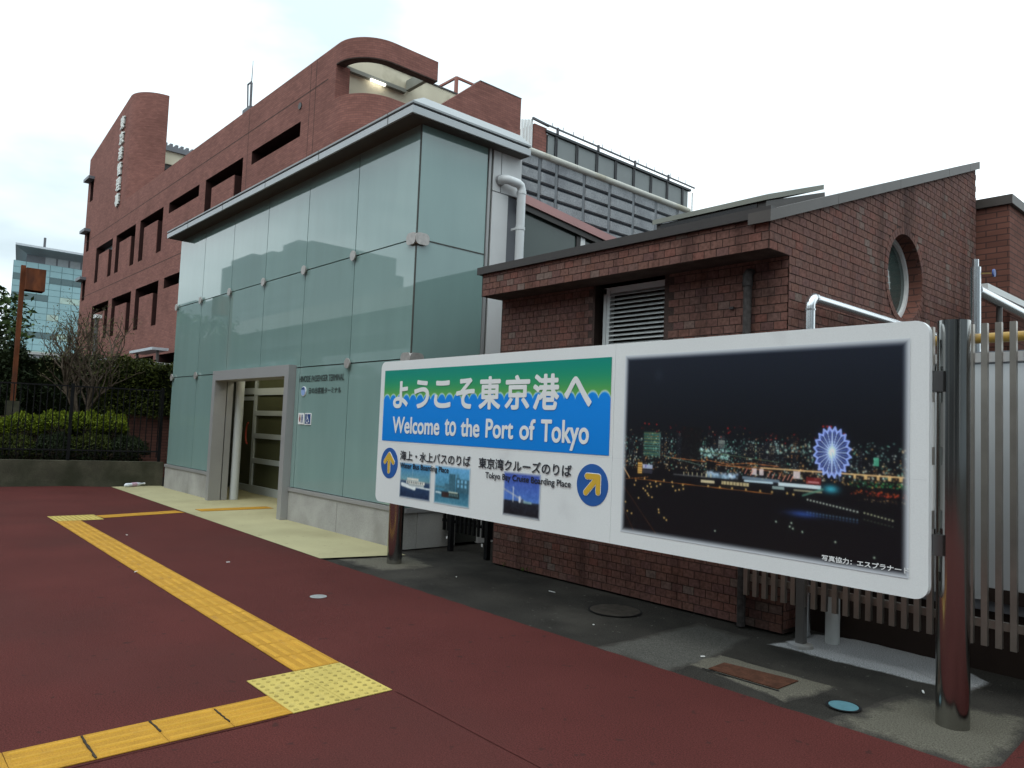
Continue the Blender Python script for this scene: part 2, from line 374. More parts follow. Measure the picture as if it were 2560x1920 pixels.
def setp(o, tags):
    for k, v in tags.items():
        if k == 'cat': o['category'] = v
        else: o[k] = v
    return o
def put(name, data, parent=None, loc=(0, 0, 0), rot=None, **tags):
    o = bpy.data.objects.new(name, data); COL.objects.link(o)
    o.location = loc
    m = Matrix.Translation(Vector(loc))
    if rot: o.rotation_euler = rot; m = m @ __import__('mathutils').Euler(rot).to_matrix().to_4x4()
    WM[o] = m
    if parent is not None:
        o.parent = parent; o.matrix_parent_inverse = WM[parent].inverted()
    return setp(o, tags)
def thing(name, label, cat, loc, group=None):
    o = put(name, None, None, loc); o.empty_display_size = .2
    setp(o, {'label': label, 'cat': cat})
    if group: o['group'] = group
    return o
def struct(name, mb, mat, **t): return mb.build(name, mat, None, kind='structure', **t)

def disc_poly(cx, cy, r, n=24, ry=None): return [(cx+r*math.cos(2*math.pi*i/n), cy+(ry or r)*math.sin(2*math.pi*i/n)) for i in range(n)]
def round_rect(x0, x1, z0, z1, r, n=6):
    out = []
    for cx, cz, a in ((x1-r, z0+r, -90), (x1-r, z1-r, 0), (x0+r, z1-r, 90), (x0+r, z0+r, 180)):
        for i in range(n+1):
            t = R(a+90*i/n); out.append((cx+r*math.cos(t), cz+r*math.sin(t)))
    return out

def text_mesh(s, x0, x1, z0, z1, y, mat, name, bold=0.0, depth=0.0):
    """lettering in the built-in font, fitted to a rectangle of a wall that faces -Y; bold is the extra stroke width in metres"""
    cu = bpy.data.curves.new('t', 'FONT'); cu.body = s; cu.size = 1.0; cu.resolution_u = 6
    o = bpy.data.objects.new('t', cu); COL.objects.link(o)
    bpy.context.view_layer.update()
    me = bpy.data.meshes.new_from_object(o.evaluated_get(bpy.context.evaluated_depsgraph_get()))
    bpy.data.objects.remove(o); bpy.data.curves.remove(cu)
    n = len(me.vertices); co = np.empty(n*3); me.vertices.foreach_get('co', co); co = co.reshape(-1, 3)
    faces = [tuple(p.vertices) for p in me.polygons]; bpy.data.meshes.remove(me)
    lo, hi = co.min(0), co.max(0); h = bold/2
    sx = (x1-x0-bold)/(hi[0]-lo[0]); sz = (z1-z0-bold)/(hi[1]-lo[1])
    base = np.stack([x0+h+(co[:, 0]-lo[0])*sx, np.full(n, y), z0+h+(co[:, 1]-lo[1])*sz], 1)
    V, Fs = [], []
    offs = [(0, 0)] + ([(h*math.cos(2*math.pi*k/10), h*math.sin(2*math.pi*k/10)) for k in range(10)] if bold else [])
    for k, (dx, dz) in enumerate(offs):
        out = base+np.array([dx, -.00012*k, dz]); off = sum(len(v) for v in V); V.append(out)
        Fs += [tuple(i+off for i in f) for f in faces]
        if depth:
            back = out+np.array([0, depth, 0]); V.append(back)
            edges = {(f[i], f[(i+1) % len(f)]) for f in faces for i in range(len(f))}
            Fs += [(b+off, a+off, a+n+off, b+n+off) for (a, b) in edges if (b, a) not in edges]
    me = bpy.data.meshes.new(name); me.from_pydata([tuple(p) for p in np.vstack(V)], [], Fs)
    me.materials.append(MATS[mat]); me.update()
    return me

def leaves(pts, size, rnd, flat=.0):
    """rhombus leaves of random orientation at the given points: (verts, faces)"""
    n = len(pts)
    a = rnd.normal(size=(n, 3)); a[:, 2] *= (1-flat); a /= np.linalg.norm(a, axis=1)[:, None]
    b = rnd.normal(size=(n, 3)); b[:, 2] *= (1-flat); b -= (a*b).sum(1)[:, None]*a; b /= np.linalg.norm(b, axis=1)[:, None]
    s = size*rnd.uniform(.6, 1.35, (n, 1))
    v = np.stack([pts-a*s, pts+b*s*.42, pts+a*s, pts-b*s*.42], 1).reshape(-1, 3)
    f = np.arange(4*n).reshape(-1, 4)
    return v, f
def leaf_obj(name, pts, size, mat, parent, seed=1, flat=0., **tags):
    v, f = leaves(np.asarray(pts), size, np.random.default_rng(seed), flat)
    me = bpy.data.meshes.new(name); me.from_pydata(v.tolist(), [], f.tolist()); me.materials.append(mat); me.update()
    return put(name, me, parent, **tags)

def print_grid(name, img, x0, x1, z0, z1, y, parent):
    """a printed picture: a fine sheet whose corners carry the ink (img: H x W x 3, sRGB, top row first)"""
    H, W, _ = img.shape
    xs = np.linspace(x0, x1, W+1); zs = np.linspace(z1, z0, H+1)
    X, Z = np.meshgrid(xs, zs); v = np.stack([X, np.full_like(X, y), Z], -1).reshape(-1, 3)
    i = np.arange(H*(W+1)).reshape(H, W+1)[:, :-1].ravel()
    f = np.stack([i+W+1, i+W+2, i+1, i], 1)
    me = bpy.data.meshes.new(name)
    me.vertices.add(len(v)); me.vertices.foreach_set('co', v.ravel())
    me.loops.add(4*len(f)); me.loops.foreach_set('vertex_index', f.ravel().astype(np.int32))
    me.polygons.add(len(f)); me.polygons.foreach_set('loop_start', np.arange(0, 4*len(f), 4, dtype=np.int32))
    me.update(calc_edges=True)
    c = np.clip(img, 0, 1).reshape(-1, 3); c = np.where(c <= .04045, c/12.92, ((c+.055)/1.055)**2.4)
    ca = np.ones((len(f), 4, 4), np.float32); ca[:, :, :3] = c[:, None, :]
    at = me.color_attributes.new('print', 'FLOAT_COLOR', 'CORNER'); at.data.foreach_set('color', ca.ravel())
    me.materials.append(PRINT); me.validate()
    return put(name, me, parent)

# ================================================================== GROUND
def sheet(poly, z):
    m = MB(); m.add([(x, y, z) for x, y in poly], [tuple(range(len(poly)))]); return m
struct('ground', sheet([(-900, -900), (900, -900), (900, 900), (-900, 900)], -.016), 'dark_asphalt')
def wob(a, b, n, amp, seed):
    """a slightly uneven edge from a to b"""
    r = random.Random(seed); out = []
    for i in range(n):
        t = i/n; out.append((a[0]+(b[0]-a[0])*t+r.uniform(-amp, amp), a[1]+(b[1]-a[1])*t+r.uniform(-amp, amp)))
    return out
edge = wob((-1.215, 4.075), (-7.62, 4.03), 60, .007, 1)
red = struct('red_pavement', MB().add([(x, y, 0) for x, y in
    [(-1.215, 4.075), (-1.14, 4.21), (-1.16, 4.6), (-1.18, 4.95), (-1.0, 5.3), (8, 5.3), (8, -12), (-18.9, -12), (-17.55, 3.5), (-17.15, 4.22), (-7.62, 4.03)] + edge[1:][::-1]],
    [tuple(range(11+len(edge)-1))]), 'red_asphalt')
cream = struct('cream_paving', sheet([(-17.15, 4.22), (-17.25, 5.2), (-14.03, 5.2), (-14.03, 5.4), (-16.6, 5.4), (-16.6, 7.0), (-10.9, 7.0), (-10.9, 5.2), (-7.74, 5.2), (-7.70, 5.02), (-7.35, 4.98), (-7.45, 4.7), (-7.62, 4.03)][::-1], .004), 'cream_paving')

for a_, b_ in (((-3.63, 2.44), (3.0, 2.40)), ((-3.645, 1.80), (-3.60, -4.0))):
    struct('pavement_seam', sheet(wob(a_, b_, 24, .003, 77)+[(x+.009 if abs(a_[0]-b_[0]) < 1 else x, y-.009 if abs(a_[0]-b_[0]) > 1 else y) for x, y in wob(a_, b_, 24, .003, 78)][::-1], .004), 'seam_red')
# tactile tiles, 30 cm each
def bar_tile(size=.3005, h=.004):
    m = MB(); s = size/2
    m.box(-s, s, -s, s, 0, h)
    for k in range(4):
        y = -s+size*(k+.5)/4
        m.add([(-s+.012, y-.016, h), (s-.012, y-.016, h), (s-.012, y+.016, h), (-s+.012, y+.016, h), (-s+.018, y-.009, h+.0045), (s-.018, y-.009, h+.0045), (s-.018, y+.009, h+.0045), (-s+.018, y+.009, h+.0045)],
              [(4, 5, 6, 7), (0, 1, 5, 4), (1, 2, 6, 5), (2, 3, 7, 6), (3, 0, 4, 7)])
    me = m.mesh('guide_tile', 'groove_orange'); me.materials.append(MATS['tactile_orange'])
    for p in list(me.polygons)[6:]: p.material_index = 1
    return me
def dot_tile(size=.297, h=.004):
    m = MB(); s = size/2
    m.box(-s, s, -s, s, 0, h)
    for i in range(5):
        for j in range(5):
            x, y = -s+size*(i+.5)/5, -s+size*(j+.5)/5
            k = len(m.v)
            for (r, z) in ((.0145, h), (.0095, h+.005)):
                for t in range(8): m.v.append((x+r*math.cos(t*math.pi/4), y+r*math.sin(t*math.pi/4), z))
            m.f += [(k+t, k+(t+1) % 8, k+8+(t+1) % 8, k+8+t) for t in range(8)]; m.f.append(tuple(range(k+8, k+16)))
    me = m.mesh('warning_tile', 'tactile_yellow'); me.materials.append(MATS['dome_worn'])
    for p in list(me.polygons)[6:]: p.material_index = 1
    return me
BT, DT = bar_tile(), dot_tile()
rt = random.Random(5)
def tile(me, x, y, a, name, parent=red, z=.002): put(name, me, parent, (x, y, z), (0, 0, a+rt.uniform(-.006, .006)))
for (bx, by) in ((-3.95, 2.125), (-12.17, 2.56)):
    for i in (-.15, .15):
        for j in (-.15, .15): tile(DT, bx+i, by+j, 0, 'warning_tile')
for k in range(25):                       # along the facade
    t = (k+.5)/25; tile(BT, -4.255+t*(-11.86+4.255), 2.27+t*.14, -.018, 'guide_tile')
for k in range(7): tile(BT, -3.805, 1.675-k*.303, math.pi/2, 'guide_tile')       # towards the street
for k in range(4): tile(BT, -12.21-k*.06, 3.02+k*.303, math.pi/2+.17, 'guide_tile')
for k in range(4): tile(BT, -12.45, 4.52+k*.303, math.pi/2, 'guide_tile', cream, .006)

for (jx, jy, jl, jw, ja) in ((-3.80, .918, .28, .009, .0), (-3.87, 1.220, .16, .007, .02), (-3.82, 1.523, .20, .006, .0)):
    o_ = blob_poly = []
    rj = random.Random(int(jy*1000))
    up_ = [(jx+jl*(t/8-.5), jy+jw*rj.uniform(.1, .9)+ja*jl*(t/8-.5)) for t in range(9)]; dn_ = [(jx+jl*(t/8-.5), jy-jw*rj.uniform(.1, .9)+ja*jl*(t/8-.5)) for t in range(8, -1, -1)]
    MB().prism(dn_[::-1]+up_[::-1], 'z', .004, .0115).build('joint_crack', 'crack_dirt', red)
# patches in the dark asphalt
def blob(poly, seed, amp=.02, sub=6):
    out = []
    for i in range(len(poly)): out += wob(poly[i], poly[(i+1) % len(poly)], sub, amp, seed+i)
    return out
def fade_mat(name, col):
    """patch that breaks up into the asphalt towards its rim"""
    m = bpy.data.materials.new(name); m.use_nodes = True
    t = m.node_tree; N = t.nodes; L = t.links; b = N['Principled BSDF']; b.inputs['Roughness'].default_value = .95; b.inputs['Specular IOR Level'].default_value = .2
    g = N.new('ShaderNodeNewGeometry'); a = N.new('ShaderNodeVertexColor'); a.layer_name = 'fade'
    def nz(sc, de):
        n = N.new('ShaderNodeTexNoise'); n.inputs['Scale'].default_value = sc; n.inputs['Detail'].default_value = de; L.new(g.outputs['Position'], n.inputs['Vector']); return n.outputs['Fac']
    ad = N.new('ShaderNodeMath'); ad.operation = 'MULTIPLY_ADD'; ad.inputs[1].default_value = 1.5; L.new(nz(7, 8), ad.inputs[0]); L.new(a.outputs['Color'], ad.inputs[2])
    mr = N.new('ShaderNodeMapRange'); mr.inputs['From Min'].default_value = .85; mr.inputs['From Max'].default_value = 1.35; L.new(ad.outputs[0], mr.inputs['Value'])
    mx_ = N.new('ShaderNodeMixRGB'); mx_.inputs['Color1'].default_value = (.042, .038, .033, 1); mx_.inputs['Color2'].default_value = (*col, 1); L.new(mr.outputs[0], mx_.inputs['Fac'])
    m2 = N.new('ShaderNodeMapRange'); m2.inputs['From Min'].default_value = .3; m2.inputs['From Max'].default_value = .7; m2.inputs['To Min'].default_value = .5; m2.inputs['To Max'].default_value = 1.5; n2 = nz(130, 2); L.new(n2, m2.inputs['Value'])
    v = N.new('ShaderNodeVectorMath'); v.operation = 'SCALE'; L.new(mx_.outputs[0], v.inputs[0]); L.new(m2.outputs[0], v.inputs['Scale']); L.new(v.outputs[0], b.inputs['Base Color'])
    bn = N.new('ShaderNodeBump'); bn.inputs['Strength'].default_value = .8; bn.inputs['Distance'].default_value = .01; L.new(n2, bn.inputs['Height']); L.new(bn.outputs['Normal'], b.inputs['Normal'])
    return m
def patch(name, poly, mat, inner=.72, z=-.008):
    cx, cy = sum(p[0] for p in poly)/len(poly), sum(p[1] for p in poly)/len(poly); n = len(poly)
    vs = [(x, y, -.0157) for x, y in poly]+[(cx+(x-cx)*inner, cy+(y-cy)*inner, z) for x, y in poly]+[(cx, cy, z)]
    fs = [(i, (i+1) % n, n+(i+1) % n, n+i) for i in range(n)]+[(n+i, n+(i+1) % n, 2*n) for i in range(n)]
    me = bpy.data.meshes.new(name); me.from_pydata(vs, [], fs); me.materials.append(mat)
    at = me.color_attributes.new('fade', 'FLOAT_COLOR', 'POINT')
    c = np.ones((2*n+1, 4), np.float32); c[:n, :3] = 0; at.data.foreach_set('color', c.ravel()); me.update()
    put(name, me, None, kind='structure')
PC = fade_mat('worn_patch_concrete', (.105, .098, .077)); PA = fade_mat('worn_pale_asphalt', (.072, .070, .062))
patch('concrete_patch_at_post', blob([(-1.95, 4.1), (-1.5, 4.09), (-1.23, 4.08), (-1.15, 4.22), (-1.17, 4.95), (-1.25, 5.15), (-1.85, 4.98)], 3, .008), PC, .6)
patch('concrete_patch_far_post', blob([(-7.6, 4.2), (-6.75, 4.25), (-6.6, 4.95), (-7.4, 5.05)], 9, .03), PC, .5)
patch('pale_asphalt_patch', blob([(-3.6, 4.05), (-2.95, 4.06), (-2.95, 4.5), (-3.1, 5.3), (-3.6, 5.35)], 31, .02), PA, .7, -.012)
patch('white_concrete_patch', blob([(-2.93, 5.24), (-1.78, 5.29), (-1.61, 5.32), (-1.58, 5.66), (-1.9, 5.95), (-2.6, 6.0), (-2.87, 5.84)], 21, .010, 14), fade_mat('worn_white_concrete', (.30, .305, .31)), .88)
patch('concrete_hatch_surround', blob([(-3.0, 4.33), (-2.22, 4.2), (-2.14, 4.72), (-3.0, 4.70)], 41, .015), PC, .82)

hatch = thing('rust_hatch', 'rusty rectangular steel hatch plate set in the concrete surround', 'hatch cover', (-2.59, 4.45, -.003))
MB().prism([(-2.83, 4.33), (-2.35, 4.345), (-2.35, 4.60), (-2.84, 4.53)], 'z', -.006, -.001).build('plate', 'rust_plate', hatch)
MB().prism([(-2.86, 4.31), (-2.33, 4.325), (-2.33, 4.315), (-2.86, 4.30)], 'z', -.006, -.003).build('frame_edge', 'black_gap', hatch)
def lid(name, x, y, r, mat, label, rim='black_gap'):
    o = thing(name, label, 'manhole cover', (x, y, 0))
    z = 0 if y < 4 else -.006
    MB().prism(disc_poly(x, y, r, 32), 'z', z-.004, z+.003).build('lid', mat, o)
    m = MB(); k = 32
    m.add([(x+rr*math.cos(2*math.pi*i/k), y+rr*math.sin(2*math.pi*i/k), z+.0015) for rr in (r+.002, r+.016) for i in range(k)], [(i, (i+1) % k, k+(i+1) % k, k+i) for i in range(k)])
    m.build('rim', rim, o)
    return o
lid('small_manhole_cover', -5.97, 3.16, .072, 'grey_lid', 'small round grey lid sunk in the red pavement', 'red_asphalt')
lid('valve_cover', -1.975, 4.40, .080, 'cyan_lid', 'round pale blue valve lid in the dark asphalt by the post')
lid('round_manhole_cover', -4.24, 5.05, .215, 'iron_lid', 'round brown iron manhole lid in the shade under the signboard')

# litter
def scrap(x, y, l, a, w=.009, name='paper_scrap', label='tiny white paper scrap lying on the dark asphalt'):
    z = .0015 if y < 4 else -.010
    c, s = math.cos(a), math.sin(a)
    P = lambda u, v: (x+u*c-v*s, y+u*s+v*c)
    MB().prism([P(-l/2, -w/2), P(l/2, -w/2), P(l/2, w/2), P(0, w*.7), P(-l/2, w/2)], 'z', z, z+.005).build(name, 'scrap_white', None, label=label, cat='litter', group='white scraps on the asphalt')
for q, l in (((1380, 1477), .08), ((2308, 1726), .05), ((1757, 1638), .03), ((1141, 1440), .012), ((1265, 1375), .02), ((1484, 1559), .012), ((1547, 1535), .012)):
    p = gz(*q); scrap(p[0], p[1], l, rt.uniform(0, 3))
for q in ((570, 1406), (340, 1430), (317, 1338)):
    p = gz(*q); scrap(p[0], p[1], .035, rt.uniform(0, 3), .012, label='tiny white paper scrap lying on the red pavement')
bt = thing('plastic_bottle', 'crumpled clear plastic bottle lying at the foot of the low wall', 'bottle', (-17.0, 4.62, 0))
pa, pb = Vector((-16.95, 4.42, .045)), Vector((-17.12, 4.84, .062)); dd = (pb-pa)
MB().tube([pa+dd*t for t in (0, .06, .15, .3, .36, .5, .62, .74, .82, .9, .93, 1)], [.018, .036, .042, .036, .041, .037, .042, .035, .024, .015, .017, .017], 14).build('bottle_body', 'clear_plastic', bt, smooth=True)
MB().tube([pa+dd*t for t in (.34, .6)], [.0425, .0425], 14, False).build('label_band', 'bottle_label', bt, smooth=True)
MB().tube([pb-dd*.02, pb+dd*.05], .019, 12).build('cap', 'white_paint', bt)
for q, s in (((1311, 1428), .05), ((1376, 1437), .04), ((1493, 1468), .05), ((1260, 1415), .03)):
    p = gz(*q); w = thing('wall_weed', 'small green weed growing at the foot of the brick wall', 'weed', (p[0], p[1]+.02, -.01), 'weeds along the brick wall')
    rr = np.random.default_rng(int(q[0])); pts = np.array([p[0], p[1]+.02, .015])+rr.normal(size=(26, 3))*np.array([s*.8, s*.4, s*.35])
    pts[:, 2] = np.abs(pts[:, 2])
    leaf_obj('foliage', pts, .016, MATS['weed_green'], w, int(q[0]))

# ================================================================== GLASS PAVILION
XL, XR, YF, YB = -16.72, -7.70, 5.15, 6.85
pav = thing('glass_pavilion', 'green glass passenger terminal pavilion with flat pale metal roof and grey doorway', 'building', (-12.2, 6, 0))
cols = [XL+(XR-XL)*i/6 for i in range(7)]
ZR = [.50, 2.335, 3.84, 5.36]
DX0, DX1, DZ = -14.03, -10.84, 2.375
MB().box(XL+.03, DX0, YF+.03, YF+.25, .02, 5.5).box(DX1, XR-.03, YF+.03, YF+.25, .02, 5.5).box(DX0, DX1, YF+.03, YF+.25, DZ, 5.5).box(XR-.25, XR-.03, YF+.25, YB, .02, 5.5).box(XL+.03, XL+.2, YF+.25, 8, .02, 5.5).build('backing_wall', 'joint_dark', pav)
g = .008
def panel(x0, x1, z0, z1): MB().box(x0+g, x1-g, YF, YF+.028, z0+g, z1-g).build('glass_panel', GLASS, pav)
for i in range(6):
    for j in range(3):
        x0, x1, z0, z1 = cols[i], cols[i+1], ZR[j], ZR[j+1]
        if j == 0:
            if x0 > DX0-.1 and x1 < DX1+.1: continue
            if x0 < DX0 < x1: x1 = DX0-.0
            if x0 < DX1 < x1: x0 = DX1
        elif j == 1 and x1 > DX0 and x0 < DX1:
            z0 = DZ if (x0 > DX0-.1 and x1 < DX1+.1) else z0
        panel(x0, x1, z0, z1)
for j in range(3):
    MB().box(XR-.028, XR, YF+.012, 6.24, ZR[j]+g, ZR[j+1]-g).build('glass_panel', GLASS, pav)
# plinth
for x0, x1 in ((XL-.05, -15.30), (-15.30, DX0), (DX1, -9.32), (-9.32, XR+.012)):
    MB().box(x0+.005, x1-.005, YF-.012, YF+.2, 0, .44).build('concrete_plinth', 'pale_concrete', pav)
MB().box(XR-.2, XR+.012, YF+.205, 5.95, 0, .44).build('concrete_plinth', 'pale_concrete', pav)
for x0, x1 in ((XL-.06, DX0), (DX1, XR+.02)): MB().box(x0, x1, YF-.03, YF+.02, .443, .497).build('sill', 'frame_steel', pav)
MB().box(XR-.02, XR+.03, YF+.02, 6.24, .443, .497).build('sill', 'frame_steel', pav)
# round fixings
def fixing(x, z, r=.072):
    MB().prism(disc_poly(x, z, r, 20), 'y', YF-.045, YF-.028).prism(disc_poly(x, z, r*.45, 12), 'y', YF-.028, YF).build('fixing_disc', 'disc_steel', pav)
for x in cols[:-1]: fixing(x+(.06 if x == cols[0] else 0), ZR[2])
for i in (0, 1, 5): fixing(cols[i]+(.06 if i == 0 else 0), ZR[1])
for z in ZR[1:3]:
    MB().prism(round_rect(XR-.17, XR+.035, z-.075, z+.075, .06), 'y', YF-.04, YF-.015).build('corner_bracket', 'disc_steel', pav)
    MB().prism(round_rect(YF-.035, YF+.17, z-.075, z+.075, .06), 'x', XR+.015, XR+.04).build('corner_bracket', 'disc_steel', pav)
# joints drawn as slim gaskets
for j in (1, 2):
    MB().box(XR+.001, XR+.006, YF, 6.24, ZR[j]-.008, ZR[j]+.008).build('gasket', 'joint_dark', pav)
MB().box(XR-.014, XR+.004, YF-.004, YF+.012, .5, 5.36).build('gasket', 'joint_dark', pav)
# steel channel and panels at the back of the side wall
MB().box(XR-.06, XR+.02, 6.25, 6.29, .3, 5.40).build('steel_channel', 'frame_steel', pav)
MB().box(XR-.08, XR-.01, 6.29, 6.33, .3, 5.40).build('channel_groove', 'joint_dark', pav)
MB().box(XR-.06, XR+.01, 6.335, 6.47, 4.745, 5.40).build('white_wall_panel', 'white_panel', pav)
MB().box(XR-.06, XR+.01, 6.485, 6.85, 4.745, 5.40).build('white_wall_panel', 'white_panel', pav)
MB().box(XR-.06, XR+.01, 6.335, 6.62, 0, 4.73).build('white_wall_panel', 'white_panel', pav)
MB().box(XR-.10, XR-.02, 6.62, 6.85, 0, 4.73).build('slate_wall_panel', 'slate_panel', pav)
# roof
FX, FY, FXL, FYB = -7.49, 4.865, -16.78, 6.83
rf = MB().box(FXL, FX, FY, FYB, 5.305, 5.395).build('roof_fascia', 'fascia_metal', pav)
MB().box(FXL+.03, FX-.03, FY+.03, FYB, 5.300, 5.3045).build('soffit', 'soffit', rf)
MB().box(FXL+.04, FX-.04, FY+.04, FYB-.01, 5.396, 5.422).build('shadow_gap', 'black_gap', rf)
top = MB()
x0, x1, y0, y1 = FXL, FX+.006, FY-.006, FYB
xi0, xi1, yi0 = FXL+.05, XR-.02, YF+.02
top.add([(x0, y0, 5.423), (x1, y0, 5.423), (x1, y1, 5.423), (x0, y1, 5.423), (x0, y0, 5.448), (x1, y0, 5.448), (x1, y1, 5.448), (x0, y1, 5.448), (xi0, yi0, 5.655), (xi1, yi0, 5.655), (xi1, y1, 5.655), (xi0, y1, 5.655)],
        [(3, 2, 1, 0), (0, 1, 5, 4), (1, 2, 6, 5), (2, 3, 7, 6), (3, 0, 4, 7), (4, 5, 9, 8), (5, 6, 10, 9), (6, 7, 11, 10), (7, 4, 8, 11), (8, 9, 10, 11)])
top.build('metal_roof', 'roof_metal', rf)
for k in range(1, 6):
    x = -8.05-(k-1)*1.86; MB().box(x-.006, x+.006, FY-.0025, FY+.002, 5.306, 5.394).build('fascia_joint', 'joint_dark', rf)
    MB().box(x-.005, x+.005, FY-.0085, FY-.0055, 5.424, 5.447).build('fascia_joint', 'joint_dark', rf)
# doorway
df = MB().box(DX0, DX0+.14, 5.03, 5.25, 0.005, 2.20).box(DX1-.14, DX1, 5.03, 5.40, 0.005, 2.20).box(DX0, DX1, 5.03, 5.40, 2.20, DZ).build('door_frame', 'frame_steel', pav)
MB().box(DX0, DX0+.13, 5.27, 5.38, 0.005, 2.2).build('jamb_lining', 'frame_steel', df)
MB().box(DX0-.3, DX1+.3, 7.0, 7.1, .0, 3).box(DX1+.05, DX1+.15, 5.42, 7.0, 0, 3).build('interior_wall', 'interior_ochre', pav)
MB().box(-17.2, DX0+.1, 6.78, 6.82, 0, 3).build('interior_side_wall', 'wall_ochre', pav)
MB().box(-17.2, DX1+.2, 5.42, 7.1, 2.62, 2.7).build('ceiling', 'interior_ochre', pav)
for ya, yb in ((6.62, 6.86), (5.75, 5.95)): MB().box(-15.4, -12.0, ya, yb, 2.57, 2.61).build('ceiling_lamp', 'vestibule_lamp', pav)
MB().tube([(-13.95, 5.53, .006), (-13.95, 5.53, 2.62)], .078, 24).build('column', 'column_white', pav, smooth=True)
dr = MB().box(-16.3, -16.2, 6.42, 6.50, .005, 2.6).box(-15.42, -15.28, 6.42, 6.50, .005, 2.6).box(-16.2, -15.42, 6.42, 6.5, 2.05, 2.18).box(-16.2, -15.42, 6.42, 6.5, .005, .14).box(-16.2, -15.42, 6.43, 6.49, 1.92, 2.0).build('sliding_door', 'door_frame_grey', pav)
MB().box(-16.2, -15.42, 6.455, 6.465, .14, 2.6).build('pane', 'green_glass', dr)
dl = MB().box(-15.28, -15.18, 6.36, 6.44, .005, 2.6)
for z0, z1 in ((.005, .16), (.62, .72), (1.13, 1.23), (1.60, 1.70), (2.02, 2.16)): dl.box(-15.18, -13.0, 6.36, 6.44, z0, z1)
dl = dl.build('door_screen', 'door_frame_grey', pav)
for z0, z1 in ((.16, .62), (.72, 1.13), (1.23, 1.60), (1.70, 2.02), (2.16, 2.6)): MB().box(-15.18, -13.0, 6.395, 6.405, z0, z1).build('pane', 'green_glass', dl)
MB().tube([(-15.50, 6.33, 1.15+.19*math.sin(t*math.pi/8)) if False else (-15.50+.10*math.cos(t*math.pi/8), 6.36, 1.22+.22*math.sin(t*math.pi/8)) for t in range(4, 13)], .016, 8).build('red_pull_handle', 'ring_red', dr)
# wall lettering
put('wall_lettering', text_mesh('HINODE PASSENGER TERMINAL', -10.70, -9.32, 2.105, 2.20, YF-.004, 'letter_dark', 'wall_lettering', .004), pav)
put('wall_lettering', text_mesh('日の出客船ターミナル', -10.37, -9.39, 1.925, 2.02, YF-.004, 'letter_dark', 'wall_lettering', .005), pav)
em = MB().prism(disc_poly(-10.53, 1.965, .075, 28), 'y', YF-.012, YF-.001).build('round_emblem', 'white_paint', pav)
MB().prism(disc_poly(-10.53, 1.965, .066, 28), 'y', YF-.016, YF-.0122).build('emblem_ground', 'emblem_blue', em)
MB().prism([(-10.59, 1.993), (-10.47, 1.993), (-10.485, 2.012), (-10.52, 2.0), (-10.50, 2.028), (-10.56, 2.022)], 'y', YF-.0195, YF-.0165).build('emblem_mark', 'sign_blue', em)
# restroom and access signs on the glass
rs = thing('restroom_sign', 'white restroom sign with red and blue figures on the glass wall', 'sign', (-10.55, YF-.004, 1.55))
MB().box(-10.655, -10.47, YF-.010, YF-.001, 1.465, 1.635).build('plate', 'white_paint', rs)
for x, m_ in ((-10.60, 'sign_red'), (-10.52, 'sign_blue')):
    MB().prism(disc_poly(x, 1.602, .011, 12), 'y', YF-.0135, YF-.0105).prism([(x-.02, 1.55), (x-.006, 1.50), (x+.006, 1.50), (x+.02, 1.55), (x+.01, 1.587), (x-.01, 1.587)] if m_ == 'sign_red' else [(x-.009, 1.49), (x+.009, 1.49), (x+.018, 1.55), (x+.016, 1.587), (x-.016, 1.587), (x-.018, 1.55)], 'y', YF-.0135, YF-.0105).build('figure', m_, rs)
MB().box(-10.562, -10.558, YF-.013, YF-.0105, 1.485, 1.61).build('divider', 'letter_dark', rs)
ws = thing('access_sign', 'blue wheelchair access sign with white border on the glass wall', 'sign', (-10.33, YF-.004, 1.55))
MB().box(-10.435, -10.24, YF-.010, YF-.001, 1.462, 1.637).build('plate', 'white_paint', ws)
MB().box(-10.42, -10.255, YF-.013, YF-.0102, 1.477, 1.622).build('blue_field', 'sign_blue', ws)
w_ = MB().prism(disc_poly(-10.355, 1.607, .009, 12), 'y', YF-.016, YF-.0132)
for a, b in (((-10.355, 1.592), (-10.348, 1.555)), ((-10.348, 1.555), (-10.315, 1.552)), ((-10.315, 1.552), (-10.300, 1.508)), ((-10.300, 1.508), (-10.282, 1.511)), ((-10.352, 1.577), (-10.32, 1.575))):
    w_.bar((a[0], YF-.0146, a[1]), (b[0], YF-.0146, b[1]), .0028, .010)
k = 20
arc = [(-10.348+.034*math.cos(t), 1.522+.034*math.sin(t)) for t in [R(130+i*11) for i in range(20)]]
for a, b in zip(arc[:-1], arc[1:]): w_.bar((a[0], YF-.0146, a[1]), (b[0], YF-.0146, b[1]), .0028, .009)
w_.build('wheelchair_symbol', 'white_paint', ws)

# white downpipe
dp = thing('white_downpipe', 'white plastic drain pipe elbowing down the side of the glass pavilion', 'pipe', (-7.57, 6.75, 3.3))
MB().tube([(XR+.011, 6.455, 4.905), (XR+.03, 6.455, 4.905)], .075, 18).build('flange', 'frame_steel', dp)
pp = [(XR+.03, 6.455, 4.905), (XR+.09, 6.46, 4.905), (XR+.125, 6.50, 4.903), (XR+.13, 6.56, 4.90), (XR+.13, 6.68, 4.895), (XR+.13, 6.735, 4.875), (XR+.13, 6.755, 4.82), (XR+.13, 6.755, 3.0)]
MB().tube(pp, .062, 18).build('pipe', 'white_plastic', dp, smooth=True)
for z in (4.80, 4.30): MB().tube([(XR+.13, 6.755, z), (XR+.13, 6.755, z-.045)], .068, 18).build('coupling', 'white_plastic', dp)
MB().box(XR, XR+.13, 6.70, 6.72, 4.26, 4.29).build('pipe_clip', 'white_plastic', dp)

